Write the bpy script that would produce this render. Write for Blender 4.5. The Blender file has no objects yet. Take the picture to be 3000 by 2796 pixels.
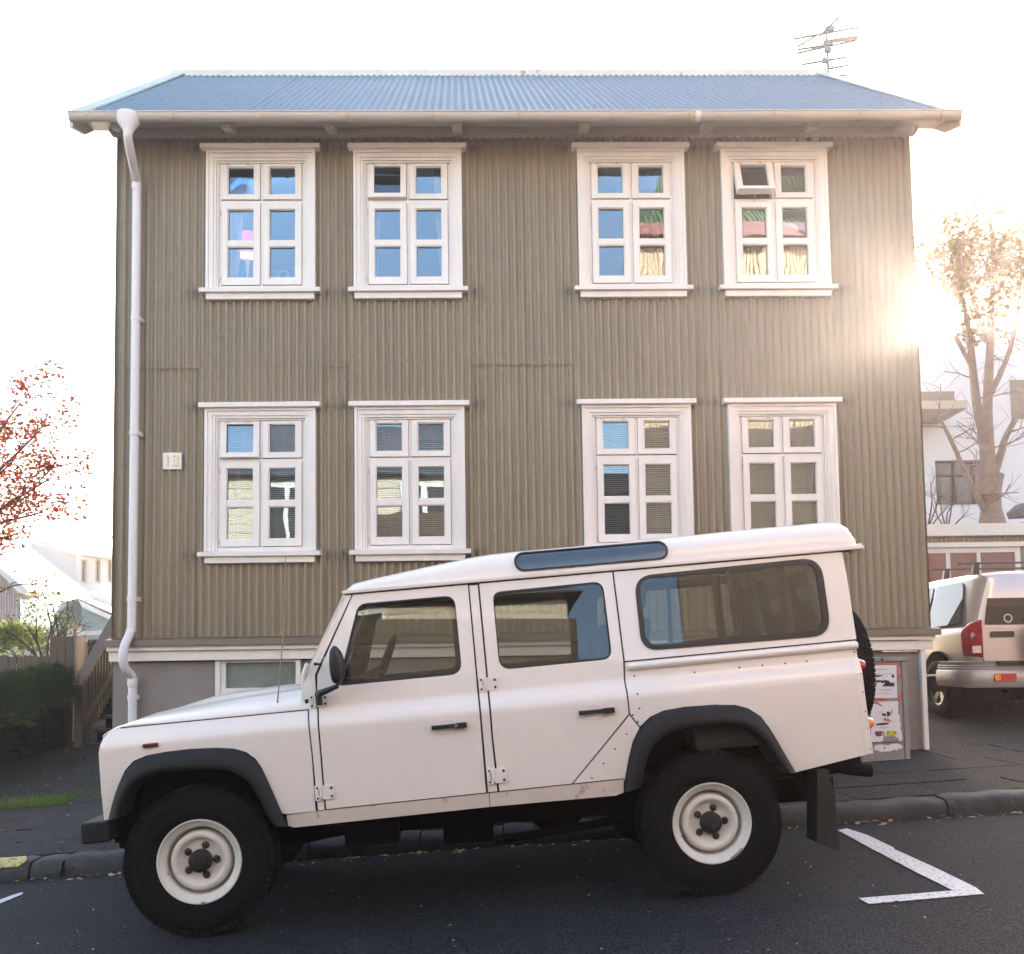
import bpy, bmesh, math, random
import numpy as np
from mathutils import Vector, Matrix, geometry
from math import sin, cos, pi, radians as rad
random.seed(7)
S = bpy.context.scene
COL = S.collection
# ---------------------------------------------------------------- camera
PIT, ROL, FL, CX, CY = 0.0649043, -0.0148766, 2850.0, 1500.0, 1738.945
_cp, _sp, _cr, _sr = cos(PIT), sin(PIT), cos(ROL), sin(ROL)
FWD = Vector((0, _cp, _sp)); _up = Vector((0, -_sp, _cp)); _rt = Vector((1, 0, 0))
CA = _rt*_cr + _up*_sr; CB = _up*_cr - _rt*_sr
cd = bpy.data.cameras.new('camera'); cam = bpy.data.objects.new('camera', cd); COL.objects.link(cam)
cam.matrix_world = Matrix(((CA.x, CB.x, -FWD.x, 0), (CA.y, CB.y, -FWD.y, 0), (CA.z, CB.z, -FWD.z, 0), (0, 0, 0, 1)))
cd.sensor_fit = 'HORIZONTAL'; cd.sensor_width = 36.0; cd.lens = 36.0*FL/3000
cd.shift_y = (CY-1398.0)/3000; cd.clip_start = 0.05; cd.clip_end = 2000
S.camera = cam
# ---------------------------------------------------------------- world, sun, exposure
SUN_EL, SUN_AZ = 17.2, 25.6          # degrees; azimuth to the right of +Y
W = bpy.data.worlds.new('World'); S.world = W; W.use_nodes = True
wn = W.node_tree; wn.nodes.clear()
sky = wn.nodes.new('ShaderNodeTexSky'); sky.sky_type = 'NISHITA'; sky.sun_disc = False
sky.sun_elevation = rad(SUN_EL); sky.sun_rotation = rad(SUN_AZ)
sky.air_density = 1.0; sky.dust_density = 2.0; sky.ozone_density = 1.0
bg = wn.nodes.new('ShaderNodeBackground'); bg.inputs[1].default_value = 0.15
wo = wn.nodes.new('ShaderNodeOutputWorld')
tn = wn.nodes.new('ShaderNodeVectorMath'); tn.operation = 'MULTIPLY'; tn.inputs[1].default_value = (1.09, .975, .885)   # camera white balance
wn.links.new(sky.outputs[0], tn.inputs[0]); wn.links.new(tn.outputs[0], bg.inputs[0]); wn.links.new(bg.outputs[0], wo.inputs[0])
sl = bpy.data.lights.new('sun', 'SUN'); sl.energy = 5.0; sl.angle = rad(0.5); sl.color = (1.0, 0.88, 0.76)
so = bpy.data.objects.new('sun', sl); COL.objects.link(so)
sd = Vector((sin(rad(SUN_AZ))*cos(rad(SUN_EL)), cos(rad(SUN_AZ))*cos(rad(SUN_EL)), sin(rad(SUN_EL))))
so.rotation_euler = sd.to_track_quat('Z', 'Y').to_euler(); so.location = sd*60
S.view_settings.view_transform = 'Standard'; S.view_settings.look = 'None'
S.view_settings.exposure = 2.62; S.view_settings.gamma = 1.0; S.view_settings.use_curve_mapping = False
S.render.engine = 'CYCLES'
cy = S.cycles; cy.use_denoising = True; cy.max_bounces = 9; cy.diffuse_bounces = 4; cy.glossy_bounces = 4
cy.transparent_max_bounces = 16; cy.transmission_bounces = 6; cy.sample_clamp_indirect = 6.0; cy.caustics_reflective = False; cy.caustics_refractive = False

def ray(u, v):
    return FWD + CA*((u-CX)/FL) - CB*((v-CY)/FL)
def at(u, v, Y):                      # the point of the place seen at photo pixel (u, v) that stands Y metres away
    d = ray(u, v); return d*(Y/d.y)
def onplane(u, v, p, n):
    d = ray(u, v); return d*(p.dot(n)/d.dot(n))

# ---------------------------------------------------------------- helpers
def ident(): return Matrix.Identity(4)
class MB:
    """collects shapes, becomes one mesh"""
    def __init__(s, M=None): s.v = []; s.f = []; s.M = M or ident(); s.sm = []
    def add(s, vs, fs, smooth=False):
        b = len(s.v); s.v += [Vector(p) for p in vs]; s.f += [tuple(i+b for i in f) for f in fs]; s.sm += [smooth]*len(fs); return s
    def box(s, x0, x1, y0, y1, z0, z1):
        return s.add([(x, y, z) for x in (x0, x1) for y in (y0, y1) for z in (z0, z1)],
                     [(0, 1, 3, 2), (4, 6, 7, 5), (0, 4, 5, 1), (2, 3, 7, 6), (0, 2, 6, 4), (1, 5, 7, 3)])
    def hexa(s, lo, hi):              # two quads of points, joined
        return s.add(list(lo)+list(hi), [(3, 2, 1, 0), (4, 5, 6, 7), (0, 1, 5, 4), (1, 2, 6, 5), (2, 3, 7, 6), (3, 0, 4, 7)])
    def prism(s, pts, d):             # polygon (3d points) extruded along vector d
        n = len(pts); d = Vector(d); P = [Vector(p) for p in pts]
        return s.add(P+[p+d for p in P], [tuple(range(n-1, -1, -1)), tuple(range(n, 2*n))]+[(i, (i+1) % n, n+(i+1) % n, n+i) for i in range(n)])
    def bar(s, a, b, w, h, up=(0, 0, 1)):
        a = Vector(a); b = Vector(b); t = (b-a).normalized(); u = Vector(up); l = t.cross(u)
        if l.length < 1e-4: l = t.cross(Vector((0, 1, 0)))
        l.normalize(); u = l.cross(t)
        q = [l*(w/2)+u*(h/2), -l*(w/2)+u*(h/2), -l*(w/2)-u*(h/2), l*(w/2)-u*(h/2)]
        return s.hexa([a+k for k in q], [b+k for k in q])
    def tube(s, path, r, n=10, cap=True):
        P = [Vector(p) for p in path]; R = r if hasattr(r, '__len__') else [r]*len(P)
        vs = []; fs = []; ref = None
        for i, p in enumerate(P):
            t = (P[min(i+1, len(P)-1)]-P[max(i-1, 0)]).normalized()
            if ref is None:
                ref = Vector((0, 0, 1)) if abs(t.z) < .9 else Vector((1, 0, 0))
            a = t.cross(ref)
            if a.length < 1e-5: a = t.cross(Vector((0, 1, 0.01)))
            a.normalize(); b = t.cross(a); ref = -b if False else a.cross(t)
            for k in range(n):
                th = 2*pi*k/n; vs.append(p+(a*cos(th)+b*sin(th))*R[i])
        for i in range(len(P)-1):
            for k in range(n):
                k2 = (k+1) % n; fs.append((i*n+k, i*n+k2, (i+1)*n+k2, (i+1)*n+k))
        s.add(vs, fs, True)
        if cap:
            s.add(vs[:n], [tuple(range(n-1, -1, -1))]); s.add(vs[-n:], [tuple(range(n))])
        return s
    def lathe(s, prof, c, ax, ux, n=40, smooth=True, closed=False):   # prof: (r, h) along axis ax
        c = Vector(c); ax = Vector(ax).normalized(); ux = Vector(ux); ux = (ux-ax*ux.dot(ax)).normalized(); vy = ax.cross(ux)
        m = len(prof); vs = []
        for k in range(n):
            d = ux*cos(2*pi*k/n)+vy*sin(2*pi*k/n)
            vs += [c+d*r+ax*h for r, h in prof]
        fs = []
        for k in range(n):
            k2 = (k+1) % n
            for i in range(m if closed else m-1):
                j = (i+1) % m
                fs.append((k*m+i, k*m+j, k2*m+j, k2*m+i))
        return s.add(vs, fs, smooth)
    def loft(s, secs, smooth=True, cap=True, ring=False):
        m = len(secs[0]); vs = [p for q in secs for p in q]; fs = []
        for i in range(len(secs)-1):
            for k in range(m if ring else m-1):
                k2 = (k+1) % m; fs.append((i*m+k, i*m+k2, (i+1)*m+k2, (i+1)*m+k))
        s.add(vs, fs, smooth)
        if cap:
            s.add(secs[0], [tuple(range(m-1, -1, -1))]); s.add(secs[-1], [tuple(range(m))])
        return s
    def ball(s, c, rx, ry=None, rz=None, n=12, m=8):
        ry = ry or rx; rz = rz or rx; c = Vector(c)
        secs = [[c+Vector((rx*sin(pi*j/m)*cos(2*pi*k/n), ry*sin(pi*j/m)*sin(2*pi*k/n), rz*cos(pi*j/m))) for k in range(n)] for j in range(m+1)]
        return s.loft(secs, True, False, True)
def mesh_obj(name, vs, fs, sm, mat, root=None, par=None, loc=None, M=None, sharp=38):
    me = bpy.data.meshes.new(name)
    A = (M or ident())
    R = root_of(par) if par else (Matrix.Translation(loc) if loc is not None else ident())
    T = R.inverted() @ A
    me.from_pydata([T @ Vector(v) for v in vs], [], fs); me.validate()
    if any(sm):
        me.polygons.foreach_set('use_smooth', [True]*len(me.polygons))
    if mat: me.materials.append(mat)
    me.update()
    bm = bmesh.new(); bm.from_mesh(me); bmesh.ops.remove_doubles(bm, verts=bm.verts, dist=1e-5)
    bmesh.ops.recalc_face_normals(bm, faces=bm.faces); bm.to_mesh(me); bm.free()
    if any(sm): me.set_sharp_from_angle(angle=rad(sharp))
    o = bpy.data.objects.new(name, me); COL.objects.link(o)
    if par: o.parent = par
    else: o.matrix_world = R
    ROOTM[o.name] = R
    return o
ROOTM = {}
def root_of(o): return ROOTM[o.name]
def put(mb, name, mat, par=None, loc=None, kind=None, label=None, bevel=0, sharp=38):
    o = mesh_obj(name, mb.v, mb.f, mb.sm, mat, None, par, loc, mb.M, sharp)
    if kind: o['kind'] = kind
    if label: o['label'] = label
    if bevel:
        m = o.modifiers.new('bevel', 'BEVEL'); m.width = bevel; m.segments = 2; m.limit_method = 'ANGLE'; m.angle_limit = rad(50); m.harden_normals = False
    return o
def thing(name, label, cat, M=None, group=None):
    o = bpy.data.objects.new(name, None); COL.objects.link(o); o.empty_display_size = .2
    M = M if isinstance(M, Matrix) else Matrix.Translation(M or (0, 0, 0))
    o.matrix_world = M; ROOTM[o.name] = M
    o['label'] = label; o['category'] = cat; o['kind'] = 'thing'
    if group: o['group'] = group
    return o
def tag(o, label, cat, group=None):
    o['label'] = label; o['category'] = cat; o['kind'] = 'thing'
    if group: o['group'] = group
    return o
def twin(o, par=None, off=(0, 0, 0)):  # a copy that shares its mesh
    c = o.copy(); COL.objects.link(c)
    if par: c.parent = par
    c.location = o.location+Vector(off); ROOTM[c.name] = root_of(o)
    return c
# ---------------------------------------------------------------- materials
def mat(name, col, rough=.6, metal=0., var=.12, vscale=6., bump=0., bscale=60., spec=.5, coat=0., detail=4, emit=None, col2=None, stretch=None, dirt=None):
    m = bpy.data.materials.new(name); m.use_nodes = True; nt = m.node_tree; N = nt.nodes; L = nt.links
    p = N['Principled BSDF']; p.inputs['Roughness'].default_value = rough; p.inputs['Metallic'].default_value = metal
    p.inputs['Specular IOR Level'].default_value = spec
    if coat: p.inputs['Coat Weight'].default_value = coat; p.inputs['Coat Roughness'].default_value = .04
    tc = N.new('ShaderNodeTexCoord'); src = tc.outputs['Object']
    if stretch:
        mp = N.new('ShaderNodeMapping'); mp.inputs['Scale'].default_value = stretch; L.new(src, mp.inputs[0]); src = mp.outputs[0]
    last = None
    if var or col2:
        n = N.new('ShaderNodeTexNoise'); n.inputs['Scale'].default_value = vscale; n.inputs['Detail'].default_value = detail; n.inputs['Roughness'].default_value = .65
        L.new(src, n.inputs[0])
        r = N.new('ShaderNodeValToRGB'); r.color_ramp.elements[0].position = .3; r.color_ramp.elements[1].position = .72
        a = tuple(c*(1-var) for c in col); b = tuple(min(1, c*(1+var)) for c in (col2 or col))
        r.color_ramp.elements[0].color = (*a, 1); r.color_ramp.elements[1].color = (*b, 1)
        L.new(n.outputs[0], r.inputs[0]); last = r.outputs[0]
        rr = N.new('ShaderNodeMapRange'); rr.inputs[3].default_value = max(.02, rough-.06); rr.inputs[4].default_value = min(1, rough+.08)
        L.new(n.outputs[0], rr.inputs[0]); L.new(rr.outputs[0], p.inputs['Roughness'])
    else:
        p.inputs['Base Color'].default_value = (*col, 1)
    if dirt:                             # (colour, scale, threshold, z stretch)
        n2 = N.new('ShaderNodeTexNoise'); n2.inputs['Scale'].default_value = dirt[1]; n2.inputs['Detail'].default_value = 8; n2.inputs['Roughness'].default_value = .7
        mp2 = N.new('ShaderNodeMapping'); mp2.inputs['Scale'].default_value = (1, 1, dirt[3]); L.new(tc.outputs['Object'], mp2.inputs[0]); L.new(mp2.outputs[0], n2.inputs[0])
        r2 = N.new('ShaderNodeMapRange'); r2.inputs[1].default_value = dirt[2]; r2.inputs[2].default_value = dirt[2]+(dirt[4] if len(dirt) > 4 else .08); L.new(n2.outputs[0], r2.inputs[0])
        mx = N.new('ShaderNodeMix'); mx.data_type = 'RGBA'; mx.inputs[7].default_value = (*dirt[0], 1)
        if last: L.new(last, mx.inputs[6])
        else: mx.inputs[6].default_value = (*col, 1)
        L.new(r2.outputs[0], mx.inputs[0]); last = mx.outputs[2]
    if last: L.new(last, p.inputs['Base Color'])
    if bump:
        n3 = N.new('ShaderNodeTexNoise'); n3.inputs['Scale'].default_value = bscale; n3.inputs['Detail'].default_value = 5; L.new(src, n3.inputs[0])
        bp = N.new('ShaderNodeBump'); bp.inputs['Strength'].default_value = bump; bp.inputs['Distance'].default_value = .01; L.new(n3.outputs[0], bp.inputs['Height']); L.new(bp.outputs[0], p.inputs['Normal'])
    if emit: p.inputs['Emission Color'].default_value = (*emit[0], 1); p.inputs['Emission Strength'].default_value = emit[1]
    return m
def glass(name, tint=(.9, .92, .92), ior=1.6, rough=0.0, wobble=0., refl=(.80, .92, 1.0)):
    m = bpy.data.materials.new(name); m.use_nodes = True; nt = m.node_tree; N = nt.nodes; L = nt.links; N.clear()
    o = N.new('ShaderNodeOutputMaterial'); mx = N.new('ShaderNodeMixShader'); t = N.new('ShaderNodeBsdfTransparent'); g = N.new('ShaderNodeBsdfGlossy'); fr = N.new('ShaderNodeFresnel')
    t.inputs[0].default_value = (*tint, 1); g.inputs['Roughness'].default_value = rough; g.inputs[0].default_value = (*refl, 1); fr.inputs[0].default_value = ior
    # the same Fresnel from either side of a single pane
    L.new(fr.outputs[0], mx.inputs[0]); L.new(t.outputs[0], mx.inputs[1]); L.new(g.outputs[0], mx.inputs[2]); L.new(mx.outputs[0], o.inputs[0])
    if wobble:
        tc = N.new('ShaderNodeTexCoord'); n = N.new('ShaderNodeTexNoise'); n.inputs['Scale'].default_value = 2.5; n.inputs['Detail'].default_value = 1
        L.new(tc.outputs['Object'], n.inputs[0]); b = N.new('ShaderNodeBump'); b.inputs['Strength'].default_value = wobble; b.inputs['Distance'].default_value = .02
        L.new(n.outputs[0], b.inputs['Height']); L.new(b.outputs[0], g.inputs['Normal'])
    return m
M_white = mat('white_painted_wood', (.80, .765, .73), .45, var=.05, vscale=9, bump=.08, bscale=35, stretch=(1, 1, .25), dirt=((.5, .42, .33), 9, .665, .4))
M_cream = mat('cream_painted_wood', (.60, .53, .42), .5, var=.07, vscale=8, bump=.1, bscale=30, dirt=((.3, .24, .17), 14, .70, 1))
M_clad = mat('khaki_corrugated_iron', (.250, .205, .138), .34, var=.08, vscale=3.0, spec=.5, bump=.05, bscale=25, stretch=(1, 1, .35))
M_roof = mat('blue_grey_roof_iron', (.042, .125, .190), .5, var=.2, vscale=5, bump=.05, bscale=25)
M_verge = mat('weathered_verge_metal', (.42, .50, .50), .45, metal=.2, var=.15, vscale=7, dirt=((.10, .17, .17), 9, .60, 1))
M_ridge = mat('rusty_ridge_metal', (.66, .66, .60), .5, var=.1, vscale=5, dirt=((.34, .14, .05), 4, .60, 1))
M_drip = mat('brown_drip_flashing', (.15, .125, .09), .4, var=.1)
M_plinth = mat('grey_mauve_render', (.25, .225, .21), .85, var=.08, vscale=4, bump=.25, bscale=140, dirt=((.13, .11, .09), 5, .70, .5))
M_pvc = mat('white_plastic_pipe', (.74, .71, .72), .35, var=.04)
M_glassw = glass('window_glass', (.90, .90, .89), 2.05, 0, .09, (.62, .82, 1.0))
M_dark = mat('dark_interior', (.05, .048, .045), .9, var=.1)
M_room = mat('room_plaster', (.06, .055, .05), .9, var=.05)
M_metal = mat('galvanised_metal', (.35, .34, .33), .4, metal=.8, var=.15)
M_brass = mat('aged_hinge_metal', (.45, .38, .28), .5, metal=.3)
def profile(o): return o
# ================================================================ levels of the ground
NX, NY, NZ = -0.04546511, -0.00329287, 0.9989605
GX, GY, GZ = -1.73371, 6.11972, -1.46748
def zroad(x, y):
    xx = max(-14, min(16, x)); return GZ - (NX*(xx-GX)+NY*(min(y, 9)-GY))/NZ
def kerb_y(x): return 7.10+.0405*(x+3.6)
def zpave(x, y): return zroad(x, y)+.12+max(0, min(1, (y-kerb_y(x)-.2)/2.0))*(.115+.004*x)
def zyard(x, y):
    b = zpave(x, 9.3)
    if x > 1: return b+min(.25, max(0, (y-9.6)*.050))
    return b+min(.75, max(0, (y-9.3)*.145))
# ================================================================ the corrugated iron house
YH = .024039
H = Matrix.Translation((0, 9.4, 0)) @ Matrix.Rotation(YH, 4, 'Z')      # house frame: x along the front, y away, z from eye level
ZB = -1.25
house = thing('corrugated_iron_house', 'two storey khaki corrugated iron house with white windows behind the white off-road car', 'house', H @ Matrix.Translation((0, 0, ZB)))
XL, XR, DEP = -3.807, 4.052, 5.7
PIT_C = .0764
WC = [-2.413, -.972, 1.240, 2.673]                     # window centres
WZ = [.967, 3.545]                                     # lower edge of the sills
stain_pts = []
for c in WC:
    for zz in WZ:
        for s in (-1, 1):
            for hz in (.04, 1.50): stain_pts.append((c+s*.645, zz+hz, 1))
            stain_pts.append((c+s*.72, zz+1.50, .5)); stain_pts.append((c+s*.72, zz+.04, .5))
def clad_stain_nodes(m):
    nt = m.node_tree; N = nt.nodes; L = nt.links; p = N['Principled BSDF']
    src = p.inputs['Base Color'].links[0].from_socket
    a = N.new('ShaderNodeAttribute'); a.attribute_name = 'stain'
    mx = N.new('ShaderNodeMix'); mx.data_type = 'RGBA'; mx.inputs[7].default_value = (.045, .045, .042, 1)
    L.new(src, mx.inputs[6]); L.new(a.outputs['Fac'], mx.inputs[0])
    # streaks that run down the sheets
    tc = N.new('ShaderNodeTexCoord'); mp = N.new('ShaderNodeMapping'); mp.inputs['Scale'].default_value = (9, 9, .5); n = N.new('ShaderNodeTexNoise'); n.inputs['Scale'].default_value = 3; n.inputs['Detail'].default_value = 6
    L.new(tc.outputs['Object'], mp.inputs[0]); L.new(mp.outputs[0], n.inputs[0])
    r = N.new('ShaderNodeMapRange'); r.inputs[1].default_value = .48; r.inputs[2].default_value = .74; r.inputs[4].default_value = .38; L.new(n.outputs[0], r.inputs[0])
    m2 = N.new('ShaderNodeMix'); m2.data_type = 'RGBA'; m2.inputs[7].default_value = (.33, .285, .19, 1)
    L.new(mx.outputs[2], m2.inputs[6]); L.new(r.outputs[0], m2.inputs[0]); L.new(m2.outputs[2], p.inputs['Base Color'])
clad_stain_nodes(M_clad)
def sheet(x0, x1, z0, z1, off, axis='front', mt=None, name='cladding_sheet', par=house, amp=.0150, ragged=0.0, tilt=None, rnd=random.Random(3)):
    n = max(8, int(round((x1-x0)/PIT_C*10))); nz = max(1, int(round((z1-z0)/.05)))
    if axis != 'front': nz = 1
    vs = []; fs = []
    jit = rnd.uniform(-.0012, .0012); lean = rnd.uniform(-.004, .004)
    for j in range(nz+1):
        z = z0+(z1-z0)*j/nz
        for i in range(n+1):
            x = x0+(x1-x0)*i/n; w = amp*cos(2*pi*x/PIT_C)
            wob = .0018*sin(x*3.1+z*1.7)+.001*sin(z*5.3+x*9)
            y = -off-w+jit+wob
            if axis == 'front': vs.append((x, y, z - (.004*cos(2*pi*x/PIT_C) if j == 0 and ragged else 0)))
            elif axis == 'left': vs.append((XL+y, x, z))
            elif axis == 'right': vs.append((XR-y, x, z))
            elif axis == 'back': vs.append((x, DEP-y, z))
    for j in range(nz):
        for i in range(n):
            a = j*(n+1)+i; fs.append((a, a+1, a+n+2, a+n+1))
    o = mesh_obj(name, vs, fs, [True]*len(fs), mt or M_clad, par=par, M=H, sharp=80)
    if axis == 'front':
        at_ = o.data.attributes.new('stain', 'FLOAT', 'POINT'); T = (H.inverted() @ root_of(par))
        vals = []
        for v in o.data.vertices:
            q = T @ v.co; s = 0
            groove = .5-.5*cos(2*pi*q.x/PIT_C)
            for sx, sz, k in stain_pts:
                dx = (q.x-sx)/.028; dz = (q.z-sz)/.045
                if abs(dx) < 3 and abs(dz) < 3: s = max(s, k*math.exp(-dx*dx-dz*dz))
                if abs(q.x-sx) < .03 and q.z < sz: s = max(s, k*.28*math.exp(-(sz-q.z)/.25)*groove)
            vals.append(min(.85, s))
        at_.data.foreach_set('value', vals)
    return o
ZS0, ZLAP, ZT = .228, 2.86, 5.20
edges = [XL]
for c in WC: edges += [c-.50, c+.50]
edges.append(XR)
strips = [(edges[i], edges[i+1]) for i in range(0, len(edges), 2)]
for k, (a, b) in enumerate(strips):
    cuts = [(a, b)]
    if k == 2: cuts = [(a, .19), (.165, b)]
    if k == 4: cuts = [(a, 3.72), (3.70, b)]
    if k == 0: cuts = [(a, -3.42), (-3.44, b)]
    for q, (x0, x1) in enumerate(cuts):
        sheet(x0, x1, ZS0, ZLAP+.05, .016+.0025*q, ragged=0)
        sheet(x0, x1, ZLAP-.02+.006*k, ZT, .026+.0025*q, ragged=1)
for k, c in enumerate(WC):
    a, b = c-.595, c+.595
    sheet(a, b, WZ[1]+1.52, ZT, .0295, ragged=1)
    m = c+(.19 if k in (1, 2) else -.12)
    sheet(a, m+.02, WZ[0]+1.535, WZ[1]+.03, .0295, ragged=1); sheet(m, b, WZ[0]+1.535, WZ[1]+.03, .032, ragged=1)
    sheet(a, b, ZS0, WZ[0]+.03, .0295)
sheet(0, DEP, ZS0, ZT, .02, 'left'); sheet(0, DEP, ZS0, ZT, .02, 'right'); sheet(XL, XR, ZS0, ZT, .02, 'back')
# gables
for X, s, nm in ((XL, -1, 'l'), (XR, 1, 'r')):
    mb = MB(H); mb.prism([(X, 0, ZT), (X, DEP, ZT), (X, DEP/2, 7.1)], (s*.02, 0, 0)); put(mb, 'gable_wall', M_clad, house)
# screw heads: countless, one mesh
mb = MB(H); rz = [.31, .90, 1.9, 2.2, 2.75, 2.9, 3.5, 4.3, 5.05]
for z in rz:
    i = 0; x = XL+.04
    while x < XR:
        cx = round(x/PIT_C)*PIT_C
        inwin = any(abs(cx-c) < .56 and any(w0-.02 < z < w0+1.58 for w0 in WZ) for c in WC)
        if not inwin: mb.box(cx-.0045, cx+.0045, -.049, -.035, z-.004, z+.004)
        x += PIT_C*2; i += 1
put(mb, 'screw_heads', mat('painted_screw', (.12, .10, .075), .5, var=0), house, kind='stuff')
# carcass behind the cladding, with rooms
mb = MB(H)
T = .015
for k, (a, b) in enumerate(strips): mb.box(a+.02 if k == 0 else a+.0, b, 0.004, .12, ZS0, ZT)
for c in WC:
    mb.box(c-.50, c+.50, .004, .12, ZS0, WZ[0]+.08); mb.box(c-.50, c+.50, .004, .12, WZ[0]+1.47, WZ[1]+.08); mb.box(c-.5, c+.5, .004, .12, WZ[1]+1.47, ZT)
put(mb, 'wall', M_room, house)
mb = MB(H)
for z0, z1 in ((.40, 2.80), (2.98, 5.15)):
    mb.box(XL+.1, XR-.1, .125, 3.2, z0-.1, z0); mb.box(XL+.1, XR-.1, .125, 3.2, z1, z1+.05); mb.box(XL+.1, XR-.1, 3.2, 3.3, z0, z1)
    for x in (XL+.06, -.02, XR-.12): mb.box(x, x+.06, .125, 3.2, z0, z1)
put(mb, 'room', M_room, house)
# ---------------------------------------------------------------- plinth, boards, flashing
PB = -1.30
mb = MB(H)
mb.box(XL-.02, -2.849, .02, .25, PB, -.005); mb.box(-2.849, -2.037, .02, .25, PB, -.29); mb.box(-2.037, XR-.095, .02, .25, PB, -.005)
mb.box(-2.849, -2.037, .21, .25, -.29, -.005)
mb.box(XL-.02, XL+.2, .25, DEP, PB, -.005); mb.box(XR-.3, XR-.1, .25, DEP, PB, -.005)
mb.box(XL+.2, XR-.3, DEP-.2, DEP, PB, .2)
put(mb, 'plinth', M_plinth, house)
mb = MB(H); mb.box(XL+.05, XR-.35, .26, DEP-.25, -1.2, .22); mb.box(XL+.03, XR-.03, .13, .26, .0, .22); put(mb, 'added_leak_block', M_room, house)  # solid fill added under the floor to stop sun leaking through
mb = MB(H); mb.box(XL+.4, XR-1.5, DEP+.05, DEP+4.5, PB, 4.6); put(mb, 'added_sun_block', M_clad, house)  # unseen block added behind the house to keep sun off the left yard
mb = MB(H); s0 = XL-.05; s1 = XR+.03
mb.prism([(s0, .0, .231), (s0, -.115, .210), (s0, -.12, .150), (s0, -.105, .150), (s0, .0, .16)], (s1-s0+.05, 0, 0))
mb.prism([(XR+.01, 0, .231), (XR+.115, 0, .21), (XR+.12, 0, .15), (XR, 0, .15)], (0, DEP, 0)); mb.prism([(XL-.01, 0, .231), (XL-.09, 0, .21), (XL-.09, 0, .15), (XL, 0, .15)], (0, DEP, 0))
put(mb, 'drip_flashing', M_drip, house)
mb = MB(H); mb.box(XL-.045, XR+.035, -.085, .02, .104, .155); put(mb, 'base_board', M_white, house, bevel=.004)
mb = MB(H); mb.box(XL-.035, XR+.025, -.050, .02, .008, .101); put(mb, 'base_board', M_white, house, bevel=.004)
mb = MB(H); mb.box(XR-.092, XR-.045, -.03, .05, -1.02, .006); put(mb, 'corner_board', M_white, house, bevel=.004)
mb = MB(H); mb.tube([(XR-.045, -.005, -.245), (XR+.06, -.005, -.245)], .012); put(mb, 'tap', M_metal, house)
# basement window
mb = MB(H)
mb.box(-2.849, -2.803, -.012, .06, -.40, .006); mb.box(-2.083, -2.037, -.012, .06, -.40, .006)
mb.box(-2.803, -2.083, .0, .06, -.40, -.262); mb.box(-2.803, -2.755, .01, .06, -.262, .006); mb.box(-2.755, -2.083, .01, .06, -.020, .006)
bw = put(mb, 'basement_window', M_white, house, bevel=.003)
mb = MB(H); mb.box(-2.755, -2.083, .05, .056, -.262, -.02); put(mb, 'pane', mat('obscured_glass', (.16, .20, .18), .35, var=.25, vscale=5, spec=.7), bw)
# ---------------------------------------------------------------- frieze, soffit, rafters, roof
mb = MB(H); mb.box(XL-.02, XR+.02, -.085, .0, 5.150, 5.262); mb.box(XL-.02, XR+.02, -.095, -.085, 5.150, 5.168); put(mb, 'frieze_board', M_cream, house, bevel=.004)
mb = MB(H); mb.box(XL-.07, XL-.02, -.12, .0, 5.18, 5.34); mb.box(XR+.02, XR+.065, -.12, 0, 5.17, 5.34); put(mb, 'corner_block', M_cream, house, bevel=.003)
EY, EZ, RY, RZ = -.46, 5.150, 2.88, 7.60
RXL, RXR = -4.085, 4.355
RSH = -.09                                              # the ridge lies a little to the left of the eaves
def rp(x, t, h=0):                                      # point on the front slope, t from eaves (0) to ridge (1)
    n = Vector((0, -(RZ-EZ), RY-EY)).normalized()
    return Vector((x+RSH*t, EY+(RY-EY)*t, EZ+(RZ-EZ)*t))+n*h
mb = MB(H); mb.prism([(RXL+.03, EY+.05, 5.14), (RXL+.03, .0, 5.25), (RXL+.03, .0, 5.47), (RXL+.03, EY+.05, 5.17)], (RXR-RXL-.06, 0, 0)); put(mb, 'soffit', M_cream, house)
for x in (-2.684, -1.699, -.47, .761, 1.979, 3.0, 3.911, -3.72):
    mb = MB(H); mb.prism([(x-.05, -.36, 5.115), (x-.05, -.33, 5.085), (x-.05, -.09, 5.16), (x-.05, -.09, 5.26), (x-.05, -.36, 5.175)], (.10, 0, 0)); put(mb, 'rafter_end', M_cream, house, bevel=.006)
def roof_sheet(x0, x1, t0, t1, h, back=False):
    n = int((x1-x0)/PIT_C*10); nt_ = 10; vs = []; fs = []
    for j in range(nt_+1):
        t = t0+(t1-t0)*j/nt_
        for i in range(n+1):
            x = x0+(x1-x0)*i/n
            p = rp(x, t, h+.0095*cos(2*pi*x/PIT_C)+.003*sin(x*4+j*1.3)*(.5+.5*sin(j*2.1+x)))
            if back: p.y = 2*RY-p.y
            vs.append(p)
    for j in range(nt_):
        for i in range(n): a = j*(n+1)+i; fs.append((a, a+1, a+n+2, a+n+1))
    return mesh_obj('roof_sheet', vs, fs, [True]*len(fs), M_roof, par=house, M=H, sharp=80)
nS = 11
for k in range(nS):
    x0 = RXL+.06+(RXR-RXL-.12)*k/nS; x1 = RXL+.06+(RXR-RXL-.12)*(k+1)/nS+.03
    roof_sheet(x0, min(x1, RXR-.06), 0, .99, .012+.003*(k % 2)); 
roof_sheet(RXL+.05, RXR-.05, 0, .99, .012, True)
mb = MB(H)
rnd_n = random.Random(4)
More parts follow.
